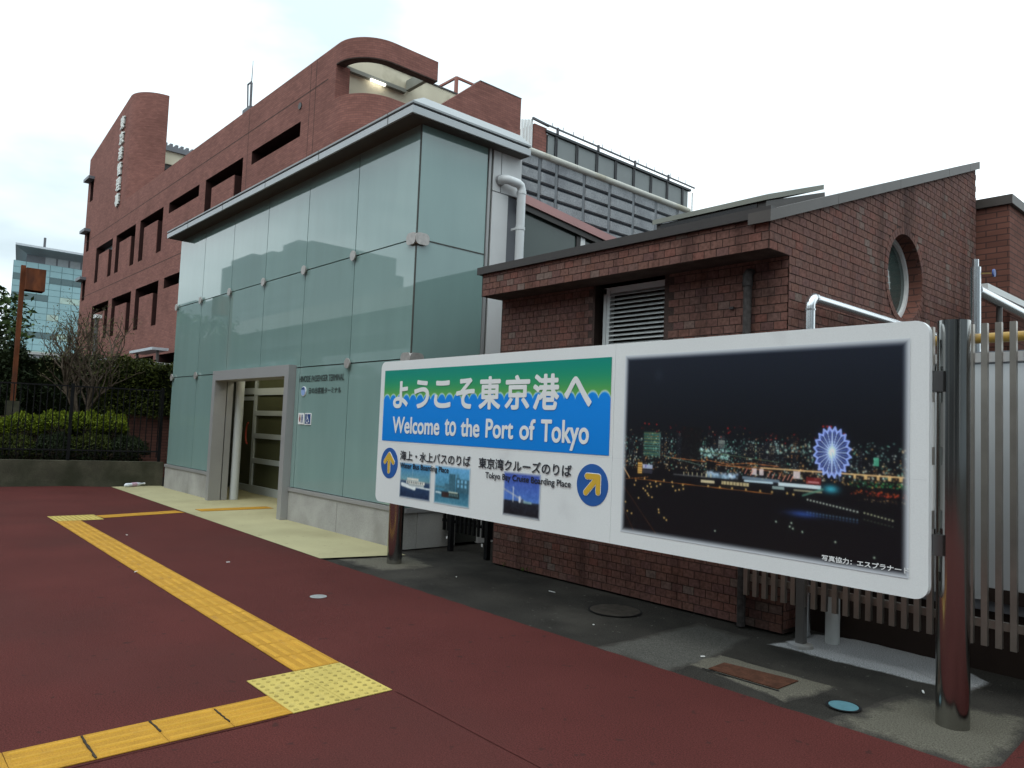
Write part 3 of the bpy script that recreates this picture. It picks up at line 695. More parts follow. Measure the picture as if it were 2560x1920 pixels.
# ================================================================== GREY BLOCK BUILDING BEHIND THE PAVILION
XB = -7.95
gb = thing('grey_block_building', 'grey split-face block wall with rounded cream coping behind the glass pavilion', 'building', (-12, 9, 0))
MB().box(-19, XB-.03, 6.9, 11.15, 0, 5.55).build('wall_core', 'block_joint_shade', gb)
ys = [6.9, 7.445, 7.80, 8.41, 9.02, 9.63, 10.24, 10.85, 11.15]
zs = [5.575]+[5.575-.2*k for k in range(1, 14)]
rb = random.Random(3)
for j in range(13):
    for i in range(8):
        d = rb.uniform(-.004, .006)
        y0, y1, z1, z0 = ys[i]+.026, ys[i+1]-.026, zs[j]-.006, zs[j+1]+.030
        c = .012
        m = MB().add([(XB-.03, y0, z0), (XB-.03, y1, z0), (XB-.03, y1, z1), (XB-.03, y0, z1), (XB+d, y0+c, z0+c), (XB+d, y1-c, z0+c), (XB+d, y1-c, z1-c), (XB+d, y0+c, z1-c)],
                     [(4, 5, 6, 7), (0, 1, 5, 4), (1, 2, 6, 5), (2, 3, 7, 6), (3, 0, 4, 7)])
        m.build('block', 'grey_block', gb)
for y in ys[1:-1]: MB().box(XB-.03, XB-.008, y-.024, y+.024, 2.9, 5.575).build('pilaster_strip', 'strip_grey', gb)
cop = MB()
for i in range(7):
    y0 = [6.9, 7.6, 8.2, 8.85, 9.5, 10.1, 10.65][i]; y1 = [7.6, 8.2, 8.85, 9.5, 10.1, 10.65, 11.2][i]
    MB().prism([(XB+.045*math.cos(t), 5.615+.05*math.sin(t)) for t in [R(a) for a in range(-90, 271, 24)]][:-1], 'y', y0, y1-.004).build('rounded_coping', 'cream_coping', gb, smooth=True)
MB().box(-19, XB, 6.9, 11.15, 5.56, 5.60).build('flat_roof', 'pale_concrete', gb)

# roof plant screen on its roof
XP = -13.0
sc = thing('roof_plant_screen', 'grey panelled roof screen with dark mullions and a thin top rail', 'roof screen', (-13, 15, 5.6))
pys = [12.36, 12.68, 13.43, 14.19, 14.94, 15.70, 16.46, 17.21, 17.95, 18.28]
MB().box(XP-6, XP-.05, 12.36, 18.28, 0, 8.82).build('screen_core', 'screen_mullion', sc)
for i in range(9):
    MB().box(XP-.05, XP, pys[i]+.045, pys[i+1]-.045, 5.0, 8.80).build('screen_panel', 'screen_grey', sc)
for y in pys[1:-1]: MB().box(XP-.03, XP+.03, y-.042, y-.008, 5, 8.86).box(XP-.03, XP+.03, y+.008, y+.042, 5, 8.86).build('mullion', 'screen_mullion', sc)
MB().box(XP-.04, XP+.05, 12.30, 18.34, 8.82, 8.88).build('top_channel', 'screen_mullion', sc)
MB().bar((XP+.05, 12.2, 9.0), (XP+.05, 18.5, 8.955), .035).build('top_rail', 'antenna_grey', sc)
for y in pys[1:-1][::2]: MB().bar((XP+.05, y, 8.87), (XP+.05, y, 9.03), .05).build('rail_bracket', 'antenna_grey', sc)
for k in range(16): MB().bar((XP+.05, 12.5+k*.37, 8.99), (XP+.05, 12.5+k*.37, 9.10), .012).build('spike', 'antenna_grey', sc)
MB().bar((XP+.03, 18.42, 5), (XP+.03, 18.42, 8.8), .03).build('end_post', 'white_paint', sc)
pr = thing('brick_roof_pier', 'dark red brick pier standing beside the grey roof screen', 'brick pier', (-13.2, 12.1, 0))
MB().box(XP-2, XP+.01, 11.93, 12.34, 0, 8.93).build('pier', BIGBRICK, pr)
for k in range(4):
    y = 11.88-k*.10
    o = thing('white_roof_duct', 'white vertical vent pipe beside the brick roof pier', 'pipe', (XP-.2, y, 8), 'white vent pipes on the roof')
    MB().bar((XP-.05, y, 5.0), (XP-.05, y, 9.02-.03*k), .05).build('riser', 'white_paint', o)
o = thing('roof_rail_pipe', 'dark pipe rail running over the brick roof pier', 'pipe', (XP, 12, 8.95))
MB().bar((XP+.02, 11.85, 9.035), (XP+.02, 12.4, 9.0), .05).build('pipe', 'antenna_grey', o)

# ================================================================== LEAN-TO WITH PINK FASCIA
lt = thing('glazed_lean_to', 'sloping glazed lean-to with pinkish metal verge between pavilion and brick building', 'lean-to', (-7.7, 8, 3))
XPk = -7.60
def P2(x, y, X): p = ox(x, y, X); return (p[1], p[2])
h5 = lambda x, y: (x/4.608+1280, y/4.608+280)
A_, B_, C_, D_ = P2(*h5(135, 945), XPk), P2(*h5(130, 1045), XPk), P2(*h5(1210, 1460), XPk), P2(*h5(1090, 1490), XPk)
up = (A_, (A_[0]+2.6, A_[1]+(C_[1]-A_[1])/(C_[0]-A_[0])*2.6)); lo = (B_, (B_[0]+2.6, B_[1]+(D_[1]-B_[1])/(D_[0]-B_[0])*2.6))
MB().prism([lo[0], lo[1], up[1], up[0]], 'x', XPk-.06, XPk+.02).build('verge', 'pink_metal', lt)
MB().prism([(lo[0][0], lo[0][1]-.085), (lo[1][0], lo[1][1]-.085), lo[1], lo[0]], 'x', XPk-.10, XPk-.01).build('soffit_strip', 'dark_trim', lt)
MB().prism([(6.87, 3.0), (lo[1][0], 3.0), (lo[1][0], lo[1][1]-.05), (lo[0][0]+.02, lo[0][1]-.05)], 'x', XPk-.085, XPk-.07).build('glazing', 'dull_glass', lt)
MB().box(XPk-.09, XPk-.045, 8.055, 8.15, 3.0, lo[0][1]-.22).build('white_mullion', 'white_paint', lt)
MB().box(XPk-.09, XPk-.05, 7.97, 8.05, 3.0, lo[0][1]-.2).build('dark_mullion', 'dark_trim', lt)
MB().prism([(6.86, 3.0), (9.4, 3.0), (9.4, 4.3), (6.86, 4.55)], 'x', XB+.02, XPk-.16).build('lean_to_body', 'slate_panel', lt)

# ================================================================== BIG BRICK OFFICE BUILDING
YM, ZRF = 11.0, 13.71
bb = thing('large_brick_building', 'large dark red brick office building with curved corners and deep slot windows', 'building', (-38, 16, 0))
def grid_wall(x0, x1, z0, z1, holes, y):
    xs = sorted({x0, x1, *[h[0] for h in holes], *[h[1] for h in holes]}); zs_ = sorted({z0, z1, *[h[2] for h in holes], *[h[3] for h in holes]})
    m = MB()
    for i in range(len(xs)-1):
        for j in range(len(zs_)-1):
            cx, cz = (xs[i]+xs[i+1])/2, (zs_[j]+zs_[j+1])/2
            if any(h[0] < cx < h[1] and h[2] < cz < h[3] for h in holes): continue
            m.quad((xs[i], y, zs_[j]), (xs[i+1], y, zs_[j]), (xs[i+1], y, zs_[j+1]), (xs[i], y, zs_[j+1]))
    return m
uwin, slots = [], []
for zt, zi, zb in ((11.85, 11.33, 9.63), (8.17, 7.64, 5.96), (4.45, 3.95, 2.3)):
    for x0 in (-52.1, -47.42, -42.7): uwin.append((x0, x0+3.88, zb, zt, zi))
    uwin.append((-33.0, -28.9, zb, zt, zi))
    for x0 in (-37.95, -28.05): slots.append((x0, x0+4.15, zt-.53, zt))
slits = [(-54.95, -54.15, 15.36, 16.75), (-54.98, -54.25, 12.04, 13.3), (-55.2, -54.45, 8.82, 10.15)]
holes = [u[:4] for u in uwin]+slots+slits
MAINX0, MAINX1 = -55.65, -21.52
w1 = grid_wall(MAINX0, MAINX1, 0, ZRF, [h for h in holes if h[3] < ZRF], YM)
w1.add(grid_wall(MAINX0, -46.4, ZRF, 18.4, [h for h in holes if h[3] > ZRF], YM).v, []) if False else None
w2 = grid_wall(MAINX0, -46.4, ZRF, 18.4, [h for h in holes if h[3] > ZRF], YM)
w1.add(w2.v, w2.f)
w1.add([(MAINX0, YM, 18.4), (-46.4, YM, 18.4), (-46.4, YM, 19.9)], [(0, 1, 2)])
w1.quad((MAINX1, YM, 11.89), (MAINX1, YM+.5, 11.89), (MAINX1, YM+.5, 13.07), (MAINX1, YM, 13.07))
w1.build('front_wall', BIGBRICK, bb)
MB().quad((MAINX0, YM+.4, ZRF), (-21.4, YM+.4, ZRF), (-21.4, YM, ZRF), (MAINX0, YM, ZRF)).build('parapet_top', 'coping_brown', bb)
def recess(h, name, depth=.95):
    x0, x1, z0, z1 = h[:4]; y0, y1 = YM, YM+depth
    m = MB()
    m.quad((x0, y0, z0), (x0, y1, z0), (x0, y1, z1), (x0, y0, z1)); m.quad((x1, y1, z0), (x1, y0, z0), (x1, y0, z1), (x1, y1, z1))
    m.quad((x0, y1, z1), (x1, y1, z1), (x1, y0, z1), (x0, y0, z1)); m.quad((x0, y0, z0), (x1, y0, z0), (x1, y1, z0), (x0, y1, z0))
    w = m.build(name, 'recess_shade_brown', bb)  # recess sides shaded by their colour
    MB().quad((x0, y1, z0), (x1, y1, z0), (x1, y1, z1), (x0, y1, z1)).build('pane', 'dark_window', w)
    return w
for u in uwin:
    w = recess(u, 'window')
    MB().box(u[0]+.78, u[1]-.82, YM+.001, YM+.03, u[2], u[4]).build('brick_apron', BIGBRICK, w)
    MB().box(u[0]+.785, u[1]-.825, YM+.031, YM+.9, u[2]+.002, u[4]-.004).build('apron_side', 'recess_shade_brown', w)  # apron flanks painted in the same recess shade
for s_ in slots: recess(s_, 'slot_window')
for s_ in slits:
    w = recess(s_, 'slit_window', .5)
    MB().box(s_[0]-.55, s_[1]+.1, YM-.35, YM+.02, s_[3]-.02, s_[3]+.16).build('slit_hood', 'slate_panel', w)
# fine movement joints in the brickwork
for z in (12.72, 9.05): MB().box(MAINX0, MAINX1-.5, YM-.003, YM+.001, z-.016, z+.016).build('movement_joint', 'mortar', bb)
for x in (-22.9, -23.3+.0, -28.5): MB().box(x-.014, x+.014, YM-.003, YM+.001, 9.2, ZRF-.03).build('movement_joint', 'mortar', bb)
MB().tube([(-24.0, YM-.03, 12.42), (-24.0, YM+.02, 12.42)], .12, 14).build('wall_vent', 'dark_trim', bb)
MB().box(MAINX0, -23.2, YM+1.0, 30, 0, 13.2).build('body', 'mortar', bb)
# tower wall round the corner
def wall_path(pts, th, z0, z1s, close=True):
    """upright wall along a plan path; th to its left side; z1 per point"""
    n = len(pts); m = MB(); off = []
    for i in range(n):
        a = Vector(pts[max(i-1, 0)]); b = Vector(pts[min(i+1, n-1)]); d = (b-a).normalized(); off.append((pts[i][0]-d.y*th, pts[i][1]+d.x*th))
    z1s = z1s if isinstance(z1s, (list, tuple)) else [z1s]*n
    z0s = z0 if isinstance(z0, (list, tuple)) else [z0]*n
    vs = []
    for i in range(n): vs += [(*pts[i], z0s[i]), (*pts[i], z1s[i]), (*off[i], z0s[i]), (*off[i], z1s[i])]
    fs = []
    for i in range(n-1):
        a, b = 4*i, 4*i+4
        fs += [(a, b, b+1, a+1), (b+2, a+2, a+3, b+3), (a+1, b+1, b+3, a+3), (b, a, a+2, b+2)]
    fs += [(0, 1, 3, 2), (4*n-4, 4*n-2, 4*n-1, 4*n-3)]
    return m.add(vs, fs)
arc_ = lambda cx, cy, r, a0, a1, n: [(cx+r*math.cos(R(a0+(a1-a0)*i/n)), cy+r*math.sin(R(a0+(a1-a0)*i/n))) for i in range(n+1)]
tp = [(-46.4, YM)] + arc_(-46.4, YM+1.6, 1.6, -90, 0, 14)[1:]
wall_path(tp, .45, ZRF-.6, 19.9).build('tower_curved_wall', BIGBRICK, bb, smooth=True)
MB().prism([(MAINX0, 18.4), (-46.4, 19.9), (-46.4, ZRF-.5), (MAINX0, ZRF-.5)], 'y', YM+.55, YM+.9).build('tower_back', BIGBRICK, bb)
MB().add([(MAINX0, YM, 18.4), (-46.4, YM, 19.9), (-46.4, YM+.9, 19.9), (MAINX0, YM+.9, 18.4)], [(0, 1, 2, 3)]).build('tower_coping', 'coping_brown', bb)
MB().box(MAINX0, MAINX0+.4, YM+.01, YM+8, ZRF-.5, 18.35).build('tower_end_wall', BIGBRICK, bb)
# vertical building name on the tower
for k, ch in enumerate('東京港管理事'):
    zc = 18.62-k*.925
    put('tower_letter', text_mesh(ch, -48.05, -47.2, zc-.39, zc+.39, YM-.10, 'letter_metal', 'tower_letter', .05, .08), bb)
# curved roof corner with the open gallery
cp = [(MAINX1, YM), (-21.4, YM)] + arc_(-21.4, YM+1.3, 1.3, -90, 0, 16)[1:]
ring = cp + [(-20.1, 13.2), (-20.1, 13.98)]
wall_path(ring, .3, 13.07, ZRF).build('gallery_ring', BIGBRICK, bb, smooth=True)
tr = ring
m = MB()
soff = wall_path(ring, .3, 13.03, 13.066).build('ring_soffit', 'mortar', bb)
low = cp + [(-20.1, 13.75)]
wall_path(low, .4, 0, 11.89).build('gallery_parapet', BIGBRICK, bb, smooth=True)
MB().prism([(13.75, 0), (17.75, 0), (17.75, 13.69), (15.79, 13.69), (13.75, 11.95)], 'x', -20.5, -20.1).build('stair_wall', BIGBRICK, bb)
MB().prism([(15.79, 13.691), (17.76, 13.691), (17.76, 13.72), (15.79, 13.72)], 'x', -20.52, -20.09).build('stair_coping', 'coping_brown', bb)
MB().box(-22.4, -22.0, 11.52, 18, 9.5, 13.93).build('cream_inner_wall', 'cream_plaster', bb)
MB().box(-22.42, -21.97, 11.5, 18, 13.932, 13.99).build('inner_wall_coping', 'dark_trim', bb)
bm_ = MB().box(-21.998, -21.84, 11.56, 13.88, 13.18, 13.31).build('gallery_beam', 'beam_grey', bb)
MB().box(-21.86, -21.80, 12.45, 13.02, 13.12, 13.178).build('strip_lamp', 'lamp_white', bm_)
MB().box(-21.95, -20.45, 13.93, 14.08, 13.30, 13.66).build('cross_beam', 'beam_grey', bb)
# red steel railing on the roof
rl = thing('red_roof_railing', 'red steel corner railing on the roof above the cream wall', 'railing', (-22.2, 16.2, 14.0))
MB().bar((-22.2, 16.30, 13.93), (-22.2, 16.30, 14.72), .11).build('corner_post', 'rail_red', rl)
MB().bar((-22.2, 16.30, 14.70), (-22.2, 18.9, 14.70), .08).build('top_rail', 'rail_red', rl)
MB().bar((-22.2, 16.30, 14.70), (-26.5, 16.30, 14.70), .08).build('top_rail', 'rail_red', rl)
MB().bar((-22.2, 17.6, 13.93), (-22.2, 17.6, 14.70), .08).build('post', 'rail_red', rl)
MB().bar((-24.2, 16.3, 13.93), (-24.2, 16.3, 14.70), .08).build('post', 'rail_red', rl)
# antenna
an = thing('roof_antenna', 'thin grey antenna mast on the roof edge of the brick building', 'antenna', (-31.2, 12, 13.2))
p0, p1, p2 = oy(626, 273.5, 12), oy(629, 207, 12), oy(633, 152, 12)
MB().tube([(p0[0], 12, 13.2), tuple(p0), tuple(p1)], .055, 8).build('mast', 'antenna_grey', an)
MB().tube([tuple(p1), tuple(p2)], [.022, .010], 6).build('whip', 'antenna_grey', an)
MB().bar((p1[0]-.42, 12, p1[2]+.05), (p1[0], 12, p1[2]+.05), .05).bar((p1[0]-.40, 12, p1[2]+.05), (p1[0]-.25, 12, p0[2]), .05).build('frame', 'antenna_grey', an)
MB().box(p0[0]-.5, p0[0]+.3, 11.85, 12.15, p0[2]-.1, p0[2]+.05).build('mount', 'antenna_grey', an)
# corrugated roof house behind the tower
cr_ = thing('corrugated_roof_house', 'pale rooftop plant room with corrugated dark roof edge beside the brick tower', 'plant room', (-49, 17, 13))
XC = -48.0
c1 = lambda x, y: (x/3.456, y/3.456+200)
q0, q1 = ox(*c1(1355, 575), XC), ox(*c1(1660, 640), XC)
y0c, y1c, zc_ = q0[1]-1.5, q1[1]+6, (q0[2]+q1[2])/2
MB().box(XC-6, XC-.5, y0c, y1c, 10, zc_-1.3).build('wall', 'pale_wall', cr_)
MB().box(XC-6, XC-.1, y0c, y1c, zc_-1.3, zc_-.95).build('dark_band', 'dark_trim', cr_)
MB().box(XC-6, XC, y0c, y1c, zc_-.95, zc_-.15).build('eaves_panel', 'cream_plaster', cr_)
MB().box(XC-6, XC+.15, y0c, y1c, zc_-.15, zc_+.1).build('gutter', 'slate_panel', cr_)
zz = MB(); ny = 60
for k in range(ny):
    ya, yb = y0c+(y1c-y0c)*k/ny, y0c+(y1c-y0c)*(k+1)/ny
    if k % 2 == 0: zz.box(XC-6, XC+.1, ya, yb, zc_+.1, zc_+.33)
    else: zz.box(XC-6, XC+.1, ya, yb, zc_+.1, zc_+.16)
zz.build('corrugated_sheet', 'slate_panel', cr_)

# ================================================================== SMALL BRICK BUILDING
XG, YW, YBM, XW0, YE = -2.98, 5.57, 5.26, -6.50, 10.05
sb = thing('small_brick_building', 'low brown brick building with a sloping roof edge and one round window', 'building', (-4.7, 7.5, 0))
BH, BW = .0705, .1165          # course and brick module
JT = .008
ZB0 = 2.99                     # underside of the projecting band
zr = lambda y: 3.205+(y-5.25)*.3505
CY, CZ, CRAD = 7.91, 3.20, .44
bmesh_front = MB().box(-(BW-JT)/2, (BW-JT)/2, 0, .03, -(BH-JT)/2, (BH-JT)/2).mesh('brick', BRICK)
bmesh_side = MB().box(-.03, 0, -(BW-JT)/2, (BW-JT)/2, -(BH-JT)/2, (BH-JT)/2).mesh('brick', BRICK)
rk = random.Random(9)
front_parts, side_parts = [], []
joined = MB()
def front_face(x0, x1, z0, z1, y, count_parts, skip=None, ztop=None):
    """bricks of a wall that faces -Y"""
    nrow = int(math.ceil((z1-z0)/BH))
    for j in range(nrow):
        a, b = z0+j*BH+JT/2, min(z0+(j+1)*BH-JT/2, z1)
        if b-a < .012: continue
        x = x0-(BW/2 if j % 2 else 0)
        while x < x1-.01:
            l, r_ = max(x+JT/2, x0), min(x+BW-JT/2, x1); x += BW
            if r_-l < .012: continue
            if skip and skip(l, r_, a, b): continue
            d = rk.uniform(-.0015, .0015)
            if count_parts and r_-l > BW-JT-.002 and b-a > BH-JT-.002:
                put('brick', bmesh_front, sb, ((l+r_)/2, y-.005+d, (a+b)/2))
            else: joined.box(l, r_, y-.005+d, y+.02, a, b)
front_face(XW0+.02, XG-.005, ZB0, 3.235, YBM, True)
lou = (-5.06, -4.20, 1.7, ZB0)
front_face(XW0+.02, XG-.005, .0, ZB0, YW, False, skip=lambda l, r_, a, b: r_ > lou[0] and l < lou[1] and b > lou[2])
# gable wall (faces +X)
nside = 0
for j in range(70):
    z0 = ZB0-BH*42+j*BH if False else (j-42)*BH+ZB0
    a, b = z0+JT/2, z0+BH-JT/2
    if b < .02: continue
    a = max(a, .0)
    y = YBM-(BW/2 if j % 2 else 0)
    while y < YE:
        l, r_ = max(y+JT/2, YBM if z0 >= ZB0-.001 else YW), min(y+BW-JT/2, YE); y += BW
        segs = [(l, r_)]
        zc_m = (a+b)/2
        if abs(zc_m-CZ) < CRAD+.075:
            hw = math.sqrt(max((CRAD+.075)**2-(zc_m-CZ)**2, 0)); segs = []
            if l < CY-hw: segs.append((l, min(r_, CY-hw)))
            if r_ > CY+hw: segs.append((max(l, CY+hw), r_))
        for (l, r_) in segs:
            if r_-l < .012: continue
            tl, tr_ = min(b, zr(l)), min(b, zr(r_))
            d = XG+.005+rk.uniform(-.0015, .0015)
            if tl >= b-1e-6:
                if r_-l > BW-JT-.002 and b-a > BH-JT-.002 and nside < 190 and l < 7.2 and z0 > 2.55:
                    put('brick', bmesh_side, sb, (d, (l+r_)/2, zc_m)); nside += 1
                else: joined.box(XG-.02, d, l, r_, a, b)
            else:
                if tr_ <= a+.006: continue
                if tl <= a+.004: l = l+(a+.004-tl)/.3505; tl = a+.004
                if r_-l > .01: joined.prism([(l, a), (r_, a), (r_, tr_), (l, tl)], 'x', XG-.02, d)
# ring of bricks round the window
nv = 46
for k in range(nv):
    t0, t1 = 2*math.pi*(k+.06)/nv, 2*math.pi*(k+.94)/nv
    q = [(CY+rr*math.cos(t), CZ+rr*math.sin(t)) for rr, t in ((CRAD, t0), (CRAD+.066, t0), (CRAD+.066, t1), (CRAD, t1))]
    joined.prism(q, 'x', XG-.03, XG+.010)
joined.build('brickwork', BRICK, sb, kind='stuff')
# mortar-coloured walls behind the bricks
wl = MB()
def hole_wall():
    h = .5; P = lambda y, z: (XG, y, z)
    wl.quad(P(YBM, ZB0), P(YW, ZB0), P(YW, zr(YW)), P(YBM, zr(YBM)))
    wl.quad(P(YW, 0), P(CY-h, 0), P(CY-h, zr(CY-h)), P(YW, zr(YW)))
    wl.quad(P(CY+h, 0), P(YE, 0), P(YE, zr(YE)), P(CY+h, zr(CY+h)))
    wl.quad(P(CY-h, 0), P(CY+h, 0), P(CY+h, CZ-h), P(CY-h, CZ-h))
    wl.quad(P(CY-h, CZ+h), P(CY+h, CZ+h), P(CY+h, zr(CY+h)), P(CY-h, zr(CY-h)))
    n = 48
    def sq(t):
        c, s = math.cos(t), math.sin(t); k = h/max(abs(c), abs(s)); return (CY+k*c, CZ+k*s)
    for i in range(n):
        t0, t1 = 2*math.pi*i/n, 2*math.pi*(i+1)/n
        wl.quad(P(CY+CRAD*math.cos(t0), CZ+CRAD*math.sin(t0)), P(*sq(t0)), P(*sq(t1)), P(CY+CRAD*math.cos(t1), CZ+CRAD*math.sin(t1)))
hole_wall()
# front: band, soffit, recessed wall with the louvre opening, left end, back
wl.quad((XW0, YBM, ZB0), (XG, YBM, ZB0), (XG, YBM, 3.24), (XW0, YBM, 3.24))
wl.quad((XW0, YW, ZB0), (XG, YW, ZB0), (XG, YBM, ZB0), (XW0, YBM, ZB0))
wl.quad((XW0, YW, 0), (lou[0], YW, 0), (lou[0], YW, ZB0), (XW0, YW, ZB0)); wl.quad((lou[1], YW, 0), (XG, YW, 0), (XG, YW, ZB0), (lou[1], YW, ZB0))
wl.quad((lou[0], YW, 0), (lou[1], YW, 0), (lou[1], YW, lou[2]), (lou[0], YW, lou[2]))
wl.quad((XW0, YBM, ZB0), (XW0, YBM, 3.24), (XW0, YE, zr(YE)), (XW0, YE, ZB0)); wl.quad((XW0, YE, 0), (XW0, YW, 0), (XW0, YW, ZB0), (XW0, YE, ZB0))
wl.quad((XG, YE, 0), (XW0, YE, 0), (XW0, YE, zr(YE)), (XG, YE, zr(YE)))
wl.build('wall', 'mortar', sb)
# copings
MB().box(XW0-.05, XG+.03, YBM-.04, YBM+.06, 3.238, 3.318).build('front_coping', 'dark_trim', sb)
cps = [(5.21, 6.35), (6.355, 7.7), (7.705, 9.05), (9.055, 9.75), (9.755, 10.09)]
for a, b in cps: MB().prism([(a, zr(a)), (b, zr(b)), (b, zr(b)+.092), (a, zr(a)+.092)], 'x', XG-.16, XG+.035).build('sloping_coping', 'coping_brown', sb)
MB().add([(XW0, YBM, 3.30), (XG-.15, YBM, 3.30), (XG-.15, YE, zr(YE)+.03), (XW0, YE, zr(YE)+.03)], [(0, 1, 2, 3)]).build('roof', 'coping_brown', sb)
# skylight hump
sk = MB().add([(-4.35, 5.62, 3.32), (-3.22, 5.62, 3.32), (-3.22, 6.68, 3.70), (-4.35, 6.68, 3.70), (-4.35, 5.62, 3.50), (-3.22, 5.62, 3.50), (-3.22, 6.66, 3.83), (-4.35, 6.66, 3.83)],
              [(0, 1, 5, 4), (1, 2, 6, 5), (2, 3, 7, 6), (3, 0, 4, 7), (4, 5, 6, 7)]).build('skylight', 'coping_brown', sb)
MB().add([(-4.38, 5.59, 3.50), (-3.19, 5.59, 3.50), (-3.19, 6.58, 3.83), (-4.38, 6.58, 3.83), (-4.38, 5.59, 3.545), (-3.19, 5.59, 3.545), (-3.19, 6.58, 3.875), (-4.38, 6.58, 3.875)],
         [(3, 2, 1, 0), (0, 1, 5, 4), (1, 2, 6, 5), (2, 3, 7, 6), (3, 0, 4, 7), (4, 5, 6, 7)]).build('skylight_cap', 'beam_grey', sk)
MB().box(-4.30, -3.30, 5.612, 5.618, 3.34, 3.49).build('skylight_glass', 'dark_window', sk)
# round window
rw = MB()
n = 48
for i in range(n):
    t0, t1 = 2*math.pi*i/n, 2*math.pi*(i+1)/n
    rw.quad((XG, CY+CRAD*math.cos(t0), CZ+CRAD*math.sin(t0)), (XG, CY+CRAD*math.cos(t1), CZ+CRAD*math.sin(t1)), (XG-.17, CY+CRAD*math.cos(t1), CZ+CRAD*math.sin(t1)), (XG-.17, CY+CRAD*math.cos(t0), CZ+CRAD*math.sin(t0)))
rw = rw.build('round_window', FARBRICK, sb, smooth=True)
fr_ = MB()
for i in range(n):
    t0, t1 = 2*math.pi*i/n, 2*math.pi*(i+1)/n
    pt = lambda r_, t, x: (x, CY+r_*math.cos(t), CZ+r_*math.sin(t))
    fr_.quad(pt(CRAD-.002, t0, XG-.125), pt(CRAD-.002, t1, XG-.125), pt(CRAD-.045, t1, XG-.125), pt(CRAD-.045, t0, XG-.125))
    fr_.quad(pt(CRAD-.045, t0, XG-.125), pt(CRAD-.045, t1, XG-.125), pt(CRAD-.045, t1, XG-.155), pt(CRAD-.045, t0, XG-.155))
fr_.build('frame', 'white_paint', rw, smooth=True)
MB().prism(disc_poly(CY, CZ, CRAD-.005, 40), 'x', XG-.165, XG-.155).build('glass', 'dull_glass', rw)
# louvred window
lw = MB().box(lou[0], lou[0]+.06, YW+.16, YW+.2, lou[2], ZB0).build('louvre_window', 'brown_plinth', sb)
MB().quad((lou[0], YW, lou[2]), (lou[0], YW+.3, lou[2]), (lou[0], YW+.3, ZB0), (lou[0], YW, ZB0)).quad((lou[1], YW+.3, lou[2]), (lou[1], YW, lou[2]), (lou[1], YW, ZB0), (lou[1], YW+.3, ZB0)).quad((lou[0], YW+.3, lou[2]), (lou[1], YW+.3, lou[2]), (lou[1], YW+.3, ZB0), (lou[0], YW+.3, ZB0)).build('reveal', 'brown_plinth', lw)
MB().box(lou[0]+.062, lou[0]+.10, YW+.06, YW+.14, lou[2], 2.96).box(lou[0]+.115, lou[0]+.155, YW+.05, YW+.12, lou[2], 2.93).box(lou[0]+.062, lou[1]-.002, YW+.06, YW+.14, 2.905, 2.965).build('frame', 'slat_alu', lw)
sm = MB().add([(lou[0]+.157, .03, -.017), (lou[1]-.003, .03, -.017), (lou[1]-.003, .085, .011), (lou[0]+.157, .085, .011), (lou[0]+.157, .03, -.012), (lou[1]-.003, .03, -.012), (lou[1]-.003, .085, .016), (lou[0]+.157, .085, .016)],
              [(3, 2, 1, 0), (4, 5, 6, 7), (0, 1, 5, 4), (1, 2, 6, 5), (2, 3, 7, 6), (3, 0, 4, 7)]).mesh('slat', 'slat_alu')
for k in range(25): put('slat', sm, lw, (0, YW, 2.885-k*.0445))
MB().box(XG-.02-.5, XG-.5+.02, YW-.03, YW+.0, 2.6, 2.62).build('wall_bracket', 'dark_trim', sb)
rp = thing('dark_rain_pipe', 'dark grey rain pipe under the brick band beside the louvre', 'pipe', (-3.31, 5.5, 0))
MB().tube([(-3.31, YW-.06, 0), (-3.31, YW-.06, 2.78)], .034, 16).build('pipe', 'rain_pipe_grey', rp, smooth=True)
MB().tube([(-3.31, YW-.06, 2.77), (-3.31, YW-.06, 2.86), (-3.31, YW-.045, 2.89), (-3.31, YW+.0, 2.90)], [.042, .042, .036, .03], 16).build('pipe_head', 'rain_pipe_grey', rp, smooth=True)

# ducts on the gable side
du = thing('bright_gable_duct', 'bright metal duct elbowing along the brick gable wall above the sign', 'duct', (-2.85, 5.7, 0))
XD = -2.86
dpth = [(XD, 5.69, 0), (XD, 5.69, 2.58)] + [(XD, 5.69+.075*(1-math.cos(R(a))), 2.58+.075*math.sin(R(a))) for a in (15, 30, 45, 60, 75, 90)] + [(XD, 9.4, 2.655)]
MB().tube(dpth, .040, 18).build('duct_pipe', 'bright_duct', du, smooth=True)
for z in (2.55, ): MB().tube([(XD, 5.69, z), (XD, 5.69, z+.012)], .045, 18).build('duct_band', 'bright_duct', du)
MB().tube([(XD, 5.755, 2.655), (XD, 5.775, 2.655)], .046, 18).build('duct_band', 'bright_duct', du)
vd = thing('thin_vent_duct', 'thin upright silver vent pipe with a small blue valve handle', 'pipe', (-2.5, 8.42, 0))
MB().tube([(-2.5, 8.42, 0), (-2.5, 8.42, 3.33)], .052, 16).build('pipe', 'bright_duct', vd, smooth=True)
MB().tube([(-2.5, 8.42, 3.33), (-2.5, 8.42, 3.41)], .033, 14).build('neck', 'bright_duct', vd, smooth=True)
MB().bar((-2.46, 8.46, 3.27), (-2.38, 8.56, 3.28), .012).build('valve_stem', 'brass', vd)
MB().prism(disc_poly(8.58, 3.285, .04, 14), 'x', -2.385, -2.37).build('valve_handle', 'blue_handle', vd)
bd = thing('large_silver_duct', 'thick silver duct running back along the brick wing', 'duct', (-2.5, 9.3, 3.1))
MB().tube([(-2.5, 8.45, 3.10), (-2.5, 12, 3.03)], .062, 16).build('duct_pipe', 'bright_duct', bd, smooth=True)
MB().tube([(-2.5, 9.2, 0), (-2.5, 9.2, 3.05)], .03, 10).build('support', 'post_grey', bd)
